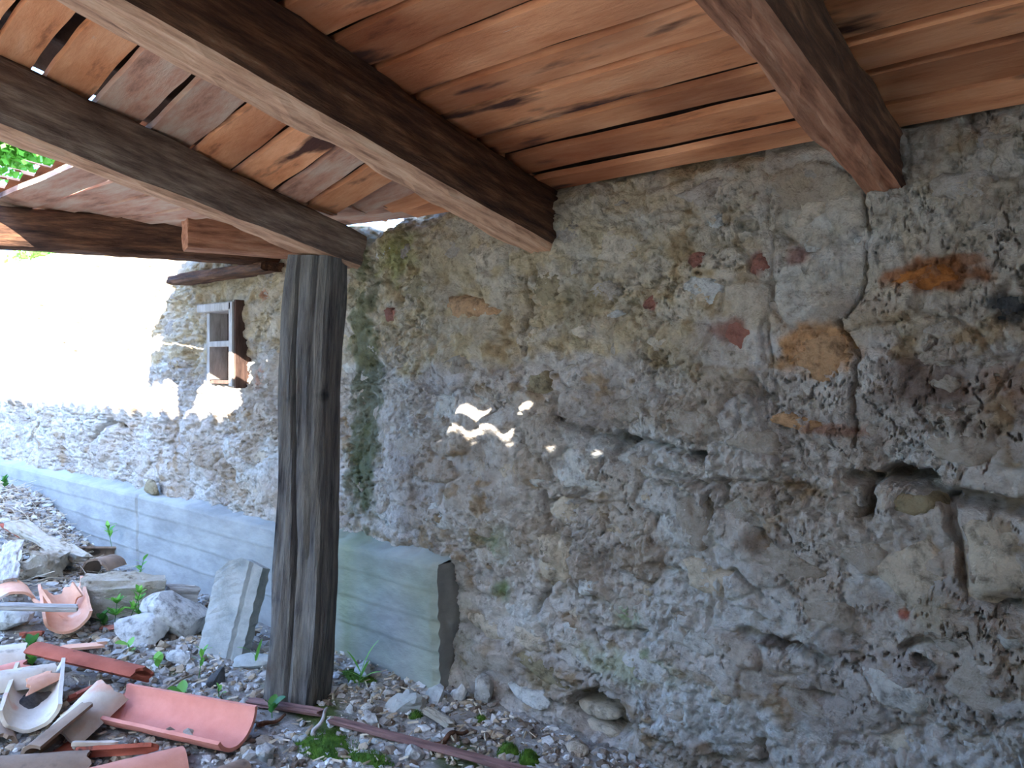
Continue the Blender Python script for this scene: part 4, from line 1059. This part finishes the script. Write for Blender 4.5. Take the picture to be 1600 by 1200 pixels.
# unseen loft added behind the camera to block the sun; its tiled eave shades the foot of the wall
NY = -1.5 * D
NH = (EYE - .110 * D) + SUN_E * (D - NY)
def sun_loft():
    t = empty('sun_blocking_loft', (0, NY - .5, 0)); tag(t, 'unseen raised loft with a tiled eave, added across the yard to block sun', 'building')
    oy = -(NY - .5)
    def box(name, x0, x1, y0, y1, z0, z1, m):
        v = [(x, y + oy, z) for z in (z0, z1) for (x, y) in ((x0, y0), (x1, y0), (x1, y1), (x0, y1))]
        return build(name, v, [(3, 2, 1, 0), (4, 5, 6, 7), (0, 1, 5, 4), (1, 2, 6, 5), (2, 3, 7, 6), (3, 0, 4, 7)], m, t, False)
    x0, x1 = -9, 5
    box('loft', x0, x1, NY - 1.1, NY - .1, 2.3, NH - .10, M['plaster'])
    for px in np.arange(x0 + .2, x1, 2.3): box('post', px - .1, px + .1, NY - .7, NY - .5, -.1, 2.3, M['greywood'])
    xs_ = np.arange(x0, x1, .02); n = len(xs_)
    amp = .05 * np.abs(np.sin(xs_ / .2 * math.pi)) - .05
    V = np.concatenate([np.stack([xs_, 0 * xs_ + yy + oy, NH + amp + zz], 1) for yy, zz in ((NY - 1.3, -.2), (NY - .6, -.02), (NY, 0), (NY, -.09))])
    F = [(r * n + i, r * n + i + 1, (r + 1) * n + i + 1, (r + 1) * n + i) for r in range(3) for i in range(n - 1)]
    build('roof', V, F, M['t_red'], t, False)
sun_loft()
xs_ = np.linspace(-30, 14, 90); ys_ = np.linspace(-9, -20, 20); HX, HYY = np.meshgrid(xs_, ys_)  # unseen hill added behind the loft to cut low skylight
HZ = -.1 + 5.5 * np.clip((-9 - HYY) / 8, 0, 1) ** .8 + .5 * noise(HX * .3, HYY * .3, 9) * (HYY < -9.5)
hi = np.arange(HX.size).reshape(HX.shape)
struct(build('sky_blocking_hill', np.stack([HX, HYY, HZ], -1).reshape(-1, 3), np.stack([hi[:-1, :-1], hi[1:, :-1], hi[1:, 1:], hi[:-1, 1:]], -1).reshape(-1, 4).tolist(), M['grass']))
# unseen right-hand and rear enclosure of the shed, added to darken the right side
def block_wall(name, x0, x1, y0, y1, z1):
    v = [(x, y, z) for z in (-.1, z1) for (x, y) in ((x0, y0), (x1, y0), (x1, y1), (x0, y1))]
    struct(build(name, v, [(3, 2, 1, 0), (4, 5, 6, 7), (0, 1, 5, 4), (1, 2, 6, 5), (2, 3, 7, 6), (3, 0, 4, 7)], M['plaster'], smooth=False))
block_wall('wall_right', 1.5, 1.75, -1.2, D + .2, 2.1)
block_wall('wall_front', -1.0, 1.5, -1.2, -1.0, 2.5)
